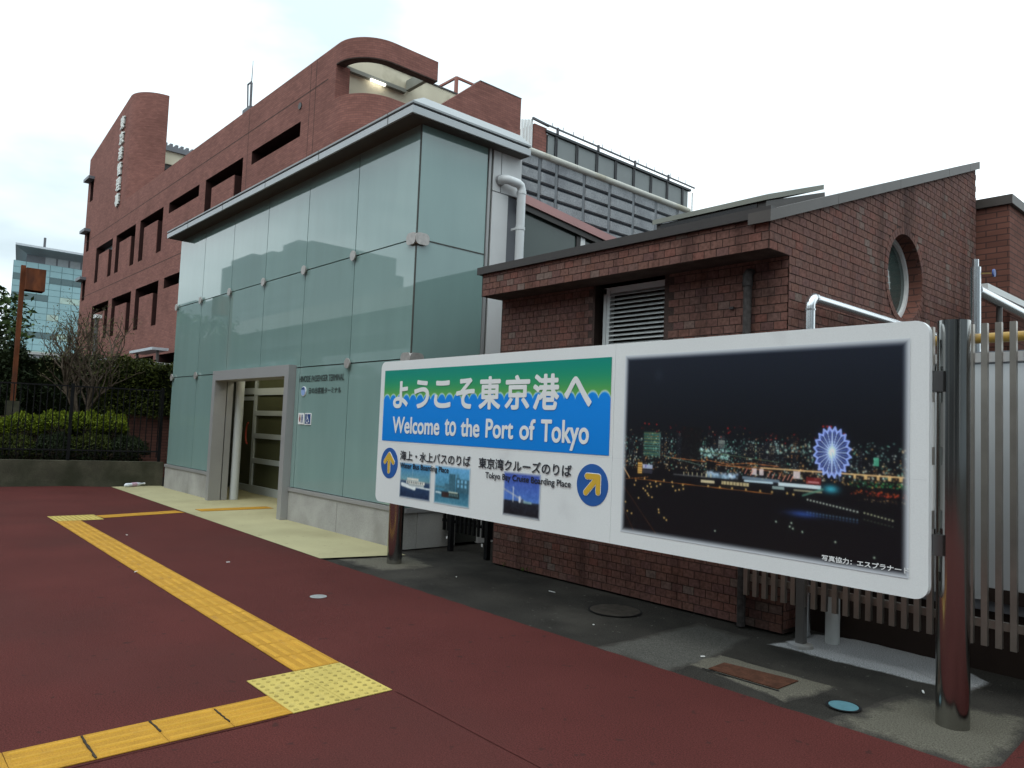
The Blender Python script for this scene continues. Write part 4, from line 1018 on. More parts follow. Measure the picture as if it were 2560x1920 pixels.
fw = thing('far_brick_wing', 'taller brown brick wing behind the round-window gable', 'building', (-5, 13, 0))
MB().box(-8, -2.69, 10.30, 16, 0, 4.46).build('wall', FARBRICK, fw)
MB().box(-8, -2.65, 10.26, 16, 4.462, 4.575).build('coping', 'coping_brown', fw)
MB().box(-2.685, -2.55, 9.0, 14, 3.20, 3.27).build('ledge', 'slat_alu', fw)

# iron gate between pavilion and brick building
ig = thing('black_iron_gate', 'low black iron gate in the dark gap between pavilion and brick wall', 'gate', (-7.05, 5.68, 0))
for x in (-7.42, -6.72): MB().bar((x, 5.68, -.01), (x, 5.68, 1.25), .055).build('post', 'black_iron', ig)
for k in range(13): MB().bar((-7.62+k*.085, 5.72, .22), (-7.62+k*.085, 5.72, 1.2), .028).build('bar', 'black_iron', ig)
MB().bar((-7.68, 5.745, .34), (-6.52, 5.745, .34), .035).build('rail', 'black_iron', ig)
MB().bar((-7.68, 5.745, 1.1), (-6.52, 5.745, 1.1), .035).build('rail', 'black_iron', ig)
for x in (-7.455, -6.77): MB().box(x-.02, x+.005, 5.645, 5.65, .13, .165).build('tag', 'scrap_white', ig)

# ================================================================== SLAT FENCE ON THE RIGHT
YFc = 5.38
sf = thing('slat_fence', 'brown metal fence of upright square bars beside the signpost', 'fence', (-1.5, YFc, 0))
bmx = MB().box(-.0175, .0175, -.0175, .0175, .285, 2.30).mesh('bar', 'fence_brown')
for k in range(46): put('bar', bmx, sf, (-3.19+k*.0785, YFc, 0))
MB().box(-3.22, .42, YFc+.019, YFc+.05, .39, .44).build('rail', 'fence_brown', sf)
MB().box(-3.22, .42, YFc+.019, YFc+.06, 2.055, 2.115).build('top_rail', 'white_panel', sf)
for x in (-2.735, -1.0, .4): MB().box(x-.03, x+.03, YFc-.03, YFc+.03, -.02, 2.2).build('post', 'post_grey', sf)
MB().tube([(-2.735, YFc, -.02), (-2.735, YFc, .012), (-2.735, YFc, .02)], [.095, .085, .06], 20).build('post_footing', 'white_slab', sf, smooth=True)
o = thing('grey_pipe_stub', 'stout grey pipe rising from the white concrete behind the fence', 'pipe', (-2.645, 5.69, 0))
MB().tube([(-2.645, 5.69, -.01), (-2.645, 5.69, .40)], .052, 18).build('pipe', 'slat_alu', o, smooth=True)
MB().tube([(-2.645, 5.69, .36), (-2.645, 5.69, 1.8)], .062, 18).build('sleeve', 'fence_brown', o, smooth=True)
cb_ = thing('grey_storage_cabinet', 'pale grey metal cabinet on a dark plinth behind the slat fence', 'cabinet', (-1, 6.3, 0))
for k in range(5): MB().box(-2.45+k*.62, -1.834+k*.62, 5.90, 6.7, .47, 2.09).build('panel', 'cabinet_grey', cb_)
MB().box(-2.45, .66, 5.915, 6.7, .40, 2.12).build('carcass', 'slate_panel', cb_)
MB().box(-2.5, .7, 5.86, 6.75, 2.135, 2.175).build('lid', 'slate_panel', cb_)
MB().box(-2.95, 1.0, 5.95, 6.1, -.02, .40).build('plinth', 'brown_plinth', cb_)
MB().box(-1.70, .66, 5.885, 5.899, .47, .56).build('base_trim', 'brown_plinth', cb_)
o = thing('yellow_gas_pipe', 'dirty yellow pipe running above the grey cabinet', 'pipe', (-1, 6.0, 2.28))
MB().tube([(-2.7, 5.99, 2.285), (1.0, 5.99, 2.285)], .036, 14).build('pipe', 'gas_yellow', o, smooth=True)
for x in (-1.72, -.6): MB().box(x-.02, x+.02, 5.98, 6.0, 2.205, 2.25).build('support', 'dark_trim', o)

# ================================================================== WELCOME SIGN
YS = 4.47
ss = thing('welcome_signboard', 'long white welcome signboard on two polished steel posts, with night skyline print', 'signboard', (-4.4, 4.6, 0))
BX0, BX1, BZ0, BZ1, BXM = -7.255, -1.552, .66, 2.208, -3.826
def half(x0, x1, left):
    r_ = .075; pts = []
    if left: pts = [(x1, BZ0), (x1, BZ1)] + [(x0+r_+r_*math.cos(R(a)), BZ1-r_+r_*math.sin(R(a))) for a in range(90, 181, 15)] + [(x0+r_+r_*math.cos(R(a)), BZ0+r_+r_*math.sin(R(a))) for a in range(180, 271, 15)]
    else: pts = [(x0, BZ1), (x0, BZ0)] + [(x1-r_+r_*math.cos(R(a)), BZ0+r_+r_*math.sin(R(a))) for a in range(-90, 1, 15)] + [(x1-r_+r_*math.cos(R(a)), BZ1-r_+r_*math.sin(R(a))) for a in range(0, 91, 15)]
    MB().prism(pts, 'y', YS, YS+.045).build('board', 'board_white', ss)
half(BX0, BXM-.0012, True); half(BXM+.0012, BX1, False)
MB().box(BXM-.001, BXM+.001, YS+.01, YS+.04, BZ0, BZ1).build('board_seam', 'joint_dark', ss)
MB().box(BX0+.01, BX1-.01, YS-.0006, YS+.002, 1.3165, 1.3178).build('board_seam', 'cabinet_grey', ss)
for z in (BZ0+.12, BZ1-.12): MB().box(BX0+.12, BX1-.05, YS+.046, YS+.086, z-.025, z+.025).build('back_rail', 'brushed_dark_steel', ss)
for x, y, zt in ((-7.04, 4.62, 1.9), (-1.478, 4.62, 2.212)):
    p = MB().tube([(x, y, -.012), (x, y, zt)], .083, 48).build('post', 'polished_steel', ss, smooth=True)
for z in (1.87, .965):
    MB().box(-1.64, -1.50, YS+.05, 4.60, z-.06, z+.055).build('bracket', 'brushed_dark_steel', ss)
    MB().box(-1.60, -1.54, YS+.046, 4.54, z+.056, z+.085).build('bracket_clamp', 'polished_steel', ss)
    MB().box(-7.12, -6.98, YS+.087, 4.60, z-.06, z+.055).build('bracket', 'brushed_dark_steel', ss)
for k, z in enumerate((1.50, 1.15)):
    MB().box(-1.575, -1.545, YS+.046, YS+.075, z, z+.25).build('edge_cleat', 'slat_alu', ss)

def blur(a, sg):
    n = int(3*sg)+1; k = np.exp(-.5*(np.arange(-n, n+1)/sg)**2); k /= k.sum(); out = a
    for ax in (0, 1):
        p = np.pad(out, [(n, n) if i == ax else (0, 0) for i in range(3)], mode='edge'); out = sum(k[i]*np.take(p, range(i, i+a.shape[ax]), axis=ax) for i in range(2*n+1))
    return out
def canvas(w, h, c): a = np.empty((h, w, 3)); a[:] = np.array(c)/255.; return a
def rect(a, u0, u1, v0, v1, c, k=1.0):
    h, w, _ = a.shape; x0, x1 = int(round(u0*w)), max(int(round(u1*w)), int(round(u0*w))+1); y0, y1 = int(round((1-v1)*h)), max(int(round((1-v0)*h)), int(round((1-v1)*h))+1)
    s = a[max(y0, 0):y1, max(x0, 0):x1]; s[:] = s*(1-k)+k*np.array(c)/255.
def uvg(a):
    h, w, _ = a.shape
    return np.meshgrid((np.arange(w)+.5)/w, 1-(np.arange(h)+.5)/h)
def seg(a, p, q, wd, c, asp, k=1.0, soft=.5):
    U, V = uvg(a); U = U*asp; px_, py_, qx, qy = p[0]*asp, p[1], q[0]*asp, q[1]
    dx, dy = qx-px_, qy-py_; t = np.clip(((U-px_)*dx+(V-py_)*dy)/(dx*dx+dy*dy+1e-12), 0, 1)
    d = np.hypot(U-px_-t*dx, V-py_-t*dy); m = np.clip(1-(d-wd)/(wd*soft+1e-6), 0, 1)[..., None]*k
    a[:] = a*(1-m)+m*np.array(c)/255.
def dot(a, u, v, r_, c, asp, k=1.0):
    h, w, _ = a.shape
    x, y, rr = u*w, (1-v)*h, max(r_*h, .5); x0, x1, y0, y1 = int(x-rr*3-1), int(x+rr*3+2), int(y-rr*3-1), int(y+rr*3+2)
    x0, y0 = max(x0, 0), max(y0, 0); s = a[y0:y1, x0:x1]
    if s.size == 0: return
    Y_, X_ = np.mgrid[y0:y0+s.shape[0], x0:x0+s.shape[1]]
    m = np.exp(-(((X_+.5-x)**2+(Y_+.5-y)**2)/(rr*rr)))[..., None]*k
    s[:] = s*(1-m)+m*np.array(c)/255.

# green-over-blue banner with scalloped waves
bw_, bh_ = 620, 150
ban = canvas(bw_, bh_, (0, 136, 232)); U, V = uvg(ban)
VW = (1.818-1.333)/(2.11-1.333)
top_c, bot_c = np.array((0, 140, 124))/255, np.array((108, 172, 78))/255
per = 1/26.; amp = .10
ph = (U/per) % 1-.5
wave = VW-.07+amp*np.sqrt(np.clip(1-(ph*1.92)**2, 0, 1))
tt = np.clip((1-V)/(1-VW), 0, 1)[..., None]
green = top_c*(1-tt**1.6)+bot_c*tt**1.6
ban[:] = np.where((V > wave)[..., None], green, ban*(1.0-.06*(1-V/VW))[..., None])
ln = np.clip(1.3-np.abs(V-wave)/.016, 0, 1)[..., None]; ban[:] = ban*(1-.75*ln)+.75*ln*np.array((200, 225, 225))/255
print_grid('banner', ban, -7.172, -3.860, 1.333, 2.108, YS-.003, ss)
T = lambda s, x0, x1, z0, z1, mat, bold, name, dy=.006: put(name, text_mesh(s, x0, x1, z0, z1, YS-dy, mat, name, bold), ss)
for ch, x0, x1, z0, z1 in (('よ', -6.975, -6.69, 1.69, 1.985), ('う', -6.58, -6.305, 1.69, 1.99), ('こ', -6.215, -5.935, 1.695, 1.975), ('そ', -5.85, -5.56, 1.69, 1.99), ('東', -5.492, -5.178, 1.685, 1.998), ('京', -5.118, -4.788, 1.685, 1.998), ('港', -4.748, -4.425, 1.685, 1.998), ('へ', -4.368, -4.056, 1.715, 1.965)):
    T(ch, x0, x1, z0, z1, 'print_white', .020, 'title_character')
for wd, x0, x1, z0, z1 in (('Welcome', -6.965, -6.10, 1.42, 1.60), ('to', -6.014, -5.825, 1.42, 1.59), ('the', -5.752, -5.463, 1.42, 1.60), ('Port', -5.374, -4.986, 1.42, 1.60), ('of', -4.905, -4.70, 1.42, 1.605), ('Tokyo', -4.632, -4.073, 1.352, 1.605)):
    T(wd, x0, x1, z0, z1, 'print_white', .012, 'welcome_word')
T('海上・水上バスのりば', -6.785, -5.578, 1.138, 1.24, 'print_black', .0045, 'direction_text', .0075)
T('東京湾クルーズのりば', -5.455, -4.25, 1.137, 1.238, 'print_black', .0045, 'direction_text', .0075)
T('Water Bus Boarding Place', -6.782, -5.915, 1.038, 1.112, 'print_black', .003, 'direction_text', .0075)
T('Tokyo Bay Cruise Boarding Place', -5.349, -4.254, 1.035, 1.108, 'print_black', .003, 'direction_text', .0075)
for cx, ang in ((-6.999, 90), (-4.025, 45)):
    cz_ = 1.092
    bd_ = MB().prism(disc_poly(cx, cz_, .167, 48), 'y', YS-.003, YS+.001).build('arrow_badge', 'print_blue', ss)
    def arrow(w, l0, l1, hw):
        f = []
        c, s = math.cos(R(ang)), math.sin(R(ang))
        m_ = MB()
        def capsule(p, q):
            d = Vector((q[0]-p[0], q[1]-p[1])); d.normalize(); nx, ny = -d.y, d.x; pts = []
            a0 = math.atan2(ny, nx)
            for i in range(9): pts.append((p[0]+w*math.cos(a0+math.pi*i/8), p[1]+w*math.sin(a0+math.pi*i/8)))
            for i in range(9): pts.append((q[0]+w*math.cos(a0+math.pi+math.pi*i/8), q[1]+w*math.sin(a0+math.pi+math.pi*i/8)))
            return [(cx+x*c-z*s, cz_+x*s+z*c) for x, z in pts]
        return [capsule((l0, 0), (l1, 0)), capsule((l1, 0), (l1-hw, hw)), capsule((l1, 0), (l1-hw, -hw))]
    o1 = MB(); o2 = MB()
    for i, poly in enumerate(arrow(.028, -.09, .095, .085)): o1.prism(poly[::-1], 'y', YS-.006-.0002*i, YS-.0035)
    for i, poly in enumerate(arrow(.0225, -.09, .095, .085)): o2.prism(poly[::-1], 'y', YS-.009-.0002*i, YS-.007)
    o1.build('arrow_outline', 'print_white', bd_); o2.build('arrow', 'print_orange', bd_)
# three small photographs
def soft_edge(a, k=4):
    h, w, _ = a.shape; X_, Y_ = np.meshgrid(np.arange(w), np.arange(h)); e = np.minimum.reduce([X_, w-1-X_, Y_, h-1-Y_])+.5
    m = np.clip(e/k, 0, 1)[..., None]; a[:] = a*m+(1-m)*np.array((205, 212, 218))/255
def vgrad(a, c0, c1, v0=0, v1=1):
    U, V = uvg(a); t = np.clip((V-v0)/(v1-v0), 0, 1)[..., None]; k = ((V >= v0) & (V <= v1))[..., None]
    a[:] = np.where(k, (1-t)*np.array(c0)/255+t*np.array(c1)/255, a)
pn = np.random.default_rng(4)
a1 = canvas(90, 62, (60, 120, 160)); vgrad(a1, (96, 140, 150), (52, 118, 170), .5, 1); vgrad(a1, (20, 40, 66), (34, 62, 92), 0, .5)
rect(a1, 0, 1, .47, .52, (120, 130, 130), .5)
seg(a1, (.08, .38), (.5, .30), .045, (205, 212, 212), 1.45); seg(a1, (.1, .36), (.98, .33), .018, (200, 208, 210), 1.45)
rect(a1, .22, .82, .42, .50, (206, 205, 195)); rect(a1, .24, .62, .52, .58, (200, 198, 188)); rect(a1, .3, .8, .36, .42, (150, 160, 160))
for k in range(9): rect(a1, .26+k*.06, .29+k*.06, .44, .49, (70, 80, 84))
seg(a1, (.42, .58), (.42, .88), .006, (170, 190, 195), 1.45, .7)
a2 = canvas(90, 62, (84, 152, 186)); vgrad(a2, (62, 118, 140), (96, 158, 200), .35, 1); vgrad(a2, (70, 128, 150), (46, 92, 112), 0, .35)
rect(a2, .42, .60, .36, .80, (52, 92, 108)); rect(a2, .62, .72, .36, .72, (48, 86, 102)); rect(a2, .72, 1, .36, .70, (50, 88, 104)); rect(a2, .3, .44, .36, .55, (58, 100, 118)); dot(a2, .66, .77, .05, (70, 112, 128), 1.45)
for x in (.66, .76, .86):
    for z in (.48, .59): rect(a2, x, x+.05, z, z+.08, (110, 165, 195))
rect(a2, 0, .4, .42, .46, (66, 108, 122)); rect(a2, .22, .72, .20, .34, (32, 48, 52)); rect(a2, .42, .68, .33, .36, (190, 196, 176)); rect(a2, .24, .42, .20, .32, (48, 36, 36))
for k in range(6): rect(a2, .44+k*.045, .462+k*.045, .24, .31, (96, 130, 132))
seg(a2, (.06, .3), (.2, .29), .02, (170, 190, 196), 1.45)
a3 = canvas(78, 62, (44, 74, 160)); vgrad(a3, (70, 110, 180), (56, 74, 150), .35, 1); vgrad(a3, (18, 20, 26), (30, 36, 46), 0, .35)
seg(a3, (0, .60), (.62, .36), .012, (150, 156, 170), 1.25); seg(a3, (.28, .33), (.28, .66), .010, (190, 194, 200), 1.25); seg(a3, (.02, .60), (.28, .66), .003, (140, 150, 170), 1.25, .7); seg(a3, (.28, .66), (.55, .40), .003, (140, 150, 170), 1.25, .7)
for k in range(4): seg(a3, (.08+.1*k, .36), (.08+.1*k, .55-.04*k), .003, (120, 126, 140), 1.25, .8)
rect(a3, .43, .49, .32, .46, (200, 202, 204)); rect(a3, .5, .56, .32, .40, (70, 80, 92)); rect(a3, .56, .78, .32, .37, (120, 150, 150)); rect(a3, .78, .98, .33, .36, (44, 54, 66))
for a_ in (a1, a2, a3):
    a_[:] = np.clip(blur(a_, .9)*1.16+blur(pn.normal(0, .07, a_.shape[:2]+(1,)).repeat(3, 2), 1.2), 0, 1); soft_edge(a_)
print_grid('boat_photograph', a1, -6.775, -6.215, .745, 1.118, YS-.003, ss)
print_grid('boat_photograph', a2, -6.148, -5.575, .743, 1.124, YS-.003, ss)
print_grid('bridge_photograph', a3, -5.093, -4.611, .743, 1.132, YS-.003, ss)
# night skyline photograph
NW, NH = 540, 350; ASP = 2.07/1.345
nn = np.random.default_rng(23)
ng = canvas(NW, NH, (11, 14, 19)); vgrad(ng, (11, 14, 19), (20, 25, 36), .55, 1); vgrad(ng, (14, 16, 20), (12, 13, 17), 0, .42)
def scatter(n, u0, u1, v0, v1, cols_, r0, r1, k=.9):
    for i in range(n): dot(ng, nn.uniform(u0, u1), nn.uniform(v0, v1), nn.uniform(r0, r1), cols_[nn.integers(len(cols_))], ASP, nn.uniform(.35, 1)*k)
WARM = [(220, 170, 100), (200, 130, 70), (230, 200, 150)]; COOL = [(150, 210, 190), (190, 230, 220), (110, 180, 150), (210, 215, 200)]; REDS = [(200, 40, 30), (170, 30, 30)]
scatter(820, 0, 1, .375, .54, COOL+COOL+WARM, .0022, .0048, 1.1); scatter(320, 0, 1, .36, .46, WARM, .002, .0042, 1.05); scatter(160, 0, 1, .48, .56, COOL, .002, .004); scatter(60, 0, .75, .54, .585, REDS+WARM, .002, .0035)
for i in range(46):
    u0 = nn.uniform(0, .97); wd_ = nn.uniform(.010, .030); v0 = nn.uniform(.40, .46); v1 = v0+nn.uniform(.04, .13)
    rect(ng, u0, u0+wd_, v0, v1, (16, 18, 24), .8)
    cw = (COOL+WARM)[nn.integers(7)]
    for vv in np.arange(v0+.006, v1-.004, .0085):
        for uu in np.arange(u0+.003, u0+wd_-.002, .0056):
            if nn.random() < .42: rect(ng, uu, uu+.003, vv, vv+.0042, cw, nn.uniform(.3, .95))
    if v1 > .53: dot(ng, u0+wd_/2, v1+.006, .0032, (190, 36, 30), ASP)
scatter(20, .08, .6, .57, .61, REDS, .003, .0045)
for u, v in ((.10, .615), (.118, .612), (.152, .61), (.27, .595), (.30, .59), (.44, .60), (.76, .62), (.772, .62), (.783, .62)): dot(ng, u, v, .0045, (205, 40, 32), ASP)
for k in range(26):
    v = .435+k*.0052; rect(ng, .096, .165, v, v+.0022, (90, 170, 150) if k % 3 else (160, 180, 110), nn.uniform(.35, .95))
rect(ng, .165, .17, .43, .57, (110, 160, 150), .5)
rect(ng, .26, .34, .40, .60, (12, 12, 15), .75)
for k in range(8): v = .5+k*.008; rect(ng, .405, .43, v, v+.004, (190, 200, 190), nn.uniform(.2, .9))
scatter(60, .335, .46, .475, .492, [(200, 240, 235), (160, 220, 210)], .003, .0055); scatter(50, .335, .445, .445, .468, [(190, 235, 225), (150, 210, 200)], .003, .0055)
scatter(40, .56, .72, .485, .53, [(190, 230, 215), (220, 225, 190)], .003, .0055); rect(ng, .905, .92, .455, .49, (90, 190, 150), .7)
seg(ng, (.33, .48), (.62, .445), .0012, (110, 130, 90), ASP, .8); seg(ng, (.18, .445), (.34, .405), .0015, (110, 150, 130), ASP, .7)
for (p, q) in (((.36, .435), (.44, .42)), ((.44, .42), (.52, .432)), ((.52, .432), (.62, .425)), ((.40, .415), (.60, .40)), ((.22, .435), (.36, .425))): seg(ng, p, q, .0016, (190, 110, 60), ASP, .85)
seg(ng, (.56, .413), (.985, .413), .0024, (235, 190, 130), ASP, .95); seg(ng, (.42, .412), (.56, .412), .0014, (170, 110, 60), ASP, .7)
for u in (.85, .88, .915, .945, .975): rect(ng, u, u+.008, .395, .412, (220, 180, 120), .9)
scatter(70, .84, 1, .36, .385, [(70, 170, 90), (40, 140, 80)], .002, .004); scatter(50, .84, 1, .325, .345, [(220, 90, 40), (200, 60, 40)], .002, .005); scatter(30, .86, 1, .30, .312, WARM, .0015, .003)
rect(ng, .072, .092, .335, .40, (150, 110, 50), .8)
for k in range(5): rect(ng, .072, .092, .34+k*.012, .345+k*.012, (225, 180, 100), .9)
rect(ng, .094, .138, .365, .39, (190, 200, 225), .75); rect(ng, .105, .112, .37, .385, (90, 90, 160), .9); rect(ng, .094, .138, .34, .36, (50, 50, 60), .8)
scatter(60, .36, .48, .352, .375, [(170, 205, 235), (210, 225, 240)], .004, .008, .8); rect(ng, .36, .45, .345, .365, (120, 150, 170), .6)
for k in range(7): rect(ng, .27+k*.018, .274+k*.018, .345, .365, (200, 190, 150), .8)
rect(ng, .23, .36, .343, .352, (100, 100, 100), .6)
seg(ng, (.50, .36), (.62, .355), .006, (110, 130, 145), ASP, .8); seg(ng, (.505, .345), (.60, .345), .004, (190, 215, 225), ASP, .9); rect(ng, .62, .755, .333, .352, (205, 222, 226), .9)
U, V = uvg(ng); m_ = np.exp(-(((U-.785)/.022)**2+((V-.340)/.018)**2))[..., None]; ng[:] = ng*(1-m_*.85)+m_*.85*np.array((60, 165, 185))/255
rect(ng, .34, .395, .318, .332, (230, 215, 170), .8); rect(ng, .42, .52, .318, .334, (225, 205, 150), .75)
for k in range(8): rect(ng, .425+k*.012, .428+k*.012, .318, .334, (60, 50, 40), .7)
rect(ng, .60, .64, .318, .330, (170, 195, 190), .7); rect(ng, .67, .76, .318, .326, (200, 190, 150), .6); seg(ng, (.70, .30), (.76, .335), .004, (80, 130, 110), ASP, .7)
for u in (.53, .555): rect(ng, u, u+.016, .378, .408, (205, 190, 190), .85)
for u, v in ((.505, .392), (.525, .385), (.585, .385), (.60, .38), (.62, .38), (.635, .372), (.65, .378), (.66, .372)): seg(ng, (u, v-.012), (u+.008, v+.012), .002, (205, 130, 110), ASP, .9)
rect(ng, .668, .69, .374, .408, (215, 200, 200), .8); rect(ng, .71, .755, .355, .385, (120, 30, 30), .7); rect(ng, .715, .75, .36, .368, (200, 140, 140), .7)
seg(ng, (.06, .305), (.60, .293), .0016, (170, 100, 45), ASP, .85); seg(ng, (.02, .30), (.12, .32), .0016, (170, 100, 45), ASP, .7)
seg(ng, (0, .375), (.035, .31), .003, (220, 170, 110), ASP, .8); seg(ng, (.01, .255), (.16, .02), .0015, (130, 70, 35), ASP, .5); seg(ng, (0, .16), (.06, .02), .0015, (130, 70, 35), ASP, .5)
for u, v in ((.065, .295), (.105, .31), (.13, .285), (.155, .298), (.16, .275), (.175, .288), (.19, .31), (.225, .305), (.228, .283), (.27, .295), (.272, .275), (.255, .268), (.24, .262), (.118, .27), (.135, .268), (.10, .255), (.11, .245), (.12, .23), (.125, .22), (.14, .212), (.06, .27), (.17, .15), (.172, .135), (.195, .11), (.205, .10), (.37, .302), (.415, .302), (.46, .302), (.51, .302), (.56, .302), (.60, .302), (.65, .303), (.67, .30), (.02, .17), (.03, .12), (.05, .11), (.08, .20)): dot(ng, u, v, .0052, (235, 190, 110), ASP)
for k in range(16): dot(ng, .715+k*.0098, .283-k*.0021, .0042, (225, 235, 215), ASP); dot(ng, .715+k*.0098, .225-k*.0006, .0040, (120, 160, 190), ASP, .7); dot(ng, .715+k*.0098, .214-k*.0006, .004, (80, 120, 170), ASP, .5)
for k in range(9): dot(ng, .882+k*.0095, .250-k*.0025, .0038, (215, 215, 170), ASP); dot(ng, .882+k*.0095, .222-k*.0022, .0034, (150, 160, 120), ASP, .5)
m_ = np.exp(-(((U-.70)/.045)**2+((V-.215)/.014)**2))[..., None]; ng[:] = ng*(1-m_*.7)+m_*.7*np.array((50, 80, 150))/255
for u, v in ((.615, .165), (.66, .15), (.67, .143), (.665, .168), (.70, .133), (.80, .108), (.91, .065), (.40, .08)): dot(ng, u, v, .0045, (200, 220, 190), ASP)
# the big wheel
wu, wv, ru, rv = .787, .505, .0545, .112
def wp(t, k): return (wu+ru*k*math.cos(t), wv+rv*k*math.sin(t))
m_ = (((U-wu)/ru)**2+((V-wv)/rv)**2 < .86)[..., None]; ng[:] = np.where(m_, ng*.35+np.array((28, 34, 86))/255*.75, ng)
for k in range(20):
    t = 2*math.pi*k/20; seg(ng, wp(t, .05), wp(t, .82), .0016, (200, 220, 245), ASP, .95); t2 = t+math.pi/20
    seg(ng, wp(t2, .05), wp(t2, .9), .0013, (120, 150, 210), ASP, .7)
    seg(ng, wp(t, .82), wp(t+math.pi/20, 1.02), .0034, (150, 172, 245), ASP, .95); seg(ng, wp(t+math.pi/20, 1.02), wp(t+math.pi/10, .82), .0034, (150, 172, 245), ASP, .95)
dot(ng, wu, wv, .013, (225, 232, 245), ASP, .9)
seg(ng, (wu, wv), (wu+.025, wv-.125), .0022, (110, 140, 190), ASP, .6)
# moonlit smear, print grain and the soft white fade at the margin
m_ = np.exp(-(((U-.155+.0*(V))/.018)**2+((V-.88)/.035)**2))[..., None]; ng[:] += .035*m_
ng[:] = np.clip(.82*blur(ng, .7)+.28*np.clip(blur(ng, 5)-.06, 0, 1)+.26*blur(ng, 1.6), 0, 1); ng += nn.normal(0, .008, ng.shape)
X_, Y_ = np.meshgrid(np.arange(NW), np.arange(NH))
e = np.minimum.reduce([X_*1.0, NW-1.0-X_, Y_*1.0, NH-1.0-Y_])+.5
fx = np.clip(e/13., 0, 1); fx = (fx*fx*(3-2*fx))[..., None]
ng[:] = ng*fx+(1-fx)*np.array((205, 212, 218))/255
print_grid('night_photograph', ng, -3.722, -1.652, .765, 2.110, YS-.003, ss)
T('写真協力：エスプラナード', -2.145, -1.648, .790, .826, 'print_white', .002, 'credit_text', .0062)

# ================================================================== LEFT SIDE: LOW WALL, RAILING, PLANTING
def wx(y): return -17.16-(5.2-y)*.27       # plan line of the low wall's front face
YA, YZ = 5.22, -9.0
lwq = lambda a, b, z0, z1: [(wx(YA)-a, YA, z0), (wx(YA)-b, YA, z0), (wx(YZ)-b, YZ, z0), (wx(YZ)-a, YZ, z0), (wx(YA)-a, YA, z1), (wx(YA)-b, YA, z1), (wx(YZ)-b, YZ, z1), (wx(YZ)-a, YZ, z1)]
BOXF = [(0, 3, 2, 1), (4, 5, 6, 7), (0, 1, 5, 4), (1, 2, 6, 5), (2, 3, 7, 6), (3, 0, 4, 7)]
BOXR = [tuple(reversed(f)) for f in BOXF]
lw_ = MB().add(lwq(0, .22, -.02, .515), BOXR).build('low_concrete_wall', 'old_concrete', None, label='low mossy concrete wall carrying the black iron railing', cat='wall')
ir = thing('iron_railing', 'black iron railing of thin upright bars on the low concrete wall', 'railing', (wx(3)-.11, 3, .515))
def rpt(y, z, off=.11): return (wx(y)-off, y, z)
nb = 62
bme = MB().box(-.0085, .0085, -.0085, .0085, .60, 2.05).mesh('bar', 'black_iron')
for k in range(nb):
    y = 5.1-k*.1125; put('bar', bme, ir, (wx(y)-.11, y, 0))
for z in (.73, 2.06): MB().bar(rpt(5.15, z), rpt(5.15-nb*.1125, z), .035, .028).build('rail', 'black_iron', ir)
for y in (5.15, 3.5, 1.8, .1, -1.6): MB().bar(rpt(y, .51), rpt(y, 2.12), .055).build('post', 'black_iron', ir)
# planting bed
pb_ = MB(); nx, ny = 26, 30
def bed_z(x, y): 
    t = max(0, min(1, (-17.5-x-(5.2-y)*.27)/2.2)); return .30+1.08*t*t*(3-2*t) if y < 5.4 else .05
gv = []
for i in range(nx+1):
    for j in range(ny+1):
        y = 5.0-j*(15/ny) if j > 0 else 5.0; t = i/nx; x = (wx(y)-.23)-(t**1.5)*22; gv.append((x, y, bed_z(x, y)))
pb_.add(gv, [(i*(ny+1)+j, i*(ny+1)+j+1, (i+1)*(ny+1)+j+1, (i+1)*(ny+1)+j) for i in range(nx) for j in range(ny)])
struct('planting_bed', pb_, 'soil')

def shrub(label, cx, cy, cz, rx, ry, rz_, n, size, mat, seed, low=None, nlow=0, name='shrub', group=None):
    o = thing(name, label, 'shrub', (cx, cy, bed_z(cx, cy)), group)
    r_ = np.random.default_rng(seed)
    d = r_.normal(size=(n, 3)); d[:, 2] = np.abs(d[:, 2])*.9-.25; d /= np.linalg.norm(d, axis=1)[:, None]
    rad = r_.uniform(.78, 1.03, (n, 1))*(1+.10*np.sin(7*d[:, :1]+seed)+.09*np.sin(9*d[:, 1:2]+2*seed))
    leaf_obj('foliage', np.array([cx, cy, cz])+d*rad*np.array([rx, ry, rz_]), size, mat, o, seed)
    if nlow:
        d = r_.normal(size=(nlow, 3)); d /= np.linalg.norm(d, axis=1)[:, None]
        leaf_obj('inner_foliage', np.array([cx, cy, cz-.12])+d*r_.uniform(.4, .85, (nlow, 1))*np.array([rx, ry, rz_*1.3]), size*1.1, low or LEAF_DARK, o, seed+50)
    st = MB()
    for k in range(5):
        t = 2*math.pi*k/5; st.tube([(cx, cy, bed_z(cx, cy)-.05), (cx+rx*.5*math.cos(t), cy+ry*.5*math.sin(t), cz+.1)], [.018, .006], 5)
    st.build('stems', 'trunk_brown', o)
    return o
LG = 'lime shrubs behind the iron railing'
for k, (y, zt, rx, ry, where) in enumerate(((2.25, 1.36, .55, .42, 'on the far side of the rusty lamp footing'), (2.95, 1.40, .55, .42, 'right in front of the rusty lamp footing'), (3.55, 1.47, .6, .42, 'between the rusty lamp and the bare tree'), (4.12, 1.48, .6, .42, 'in front of the bare tree trunk'), (4.6, 1.46, .55, .36, 'against the end of the low brick wall'))):
    shrub('rounded lime green shrub '+where, -19.0-(5-y)*.27, y, zt-.30, rx, ry, .36, 4600, .030, LEAF_LIME, 60+k, LEAF_DARK, 900, 'lime_shrub', LG)
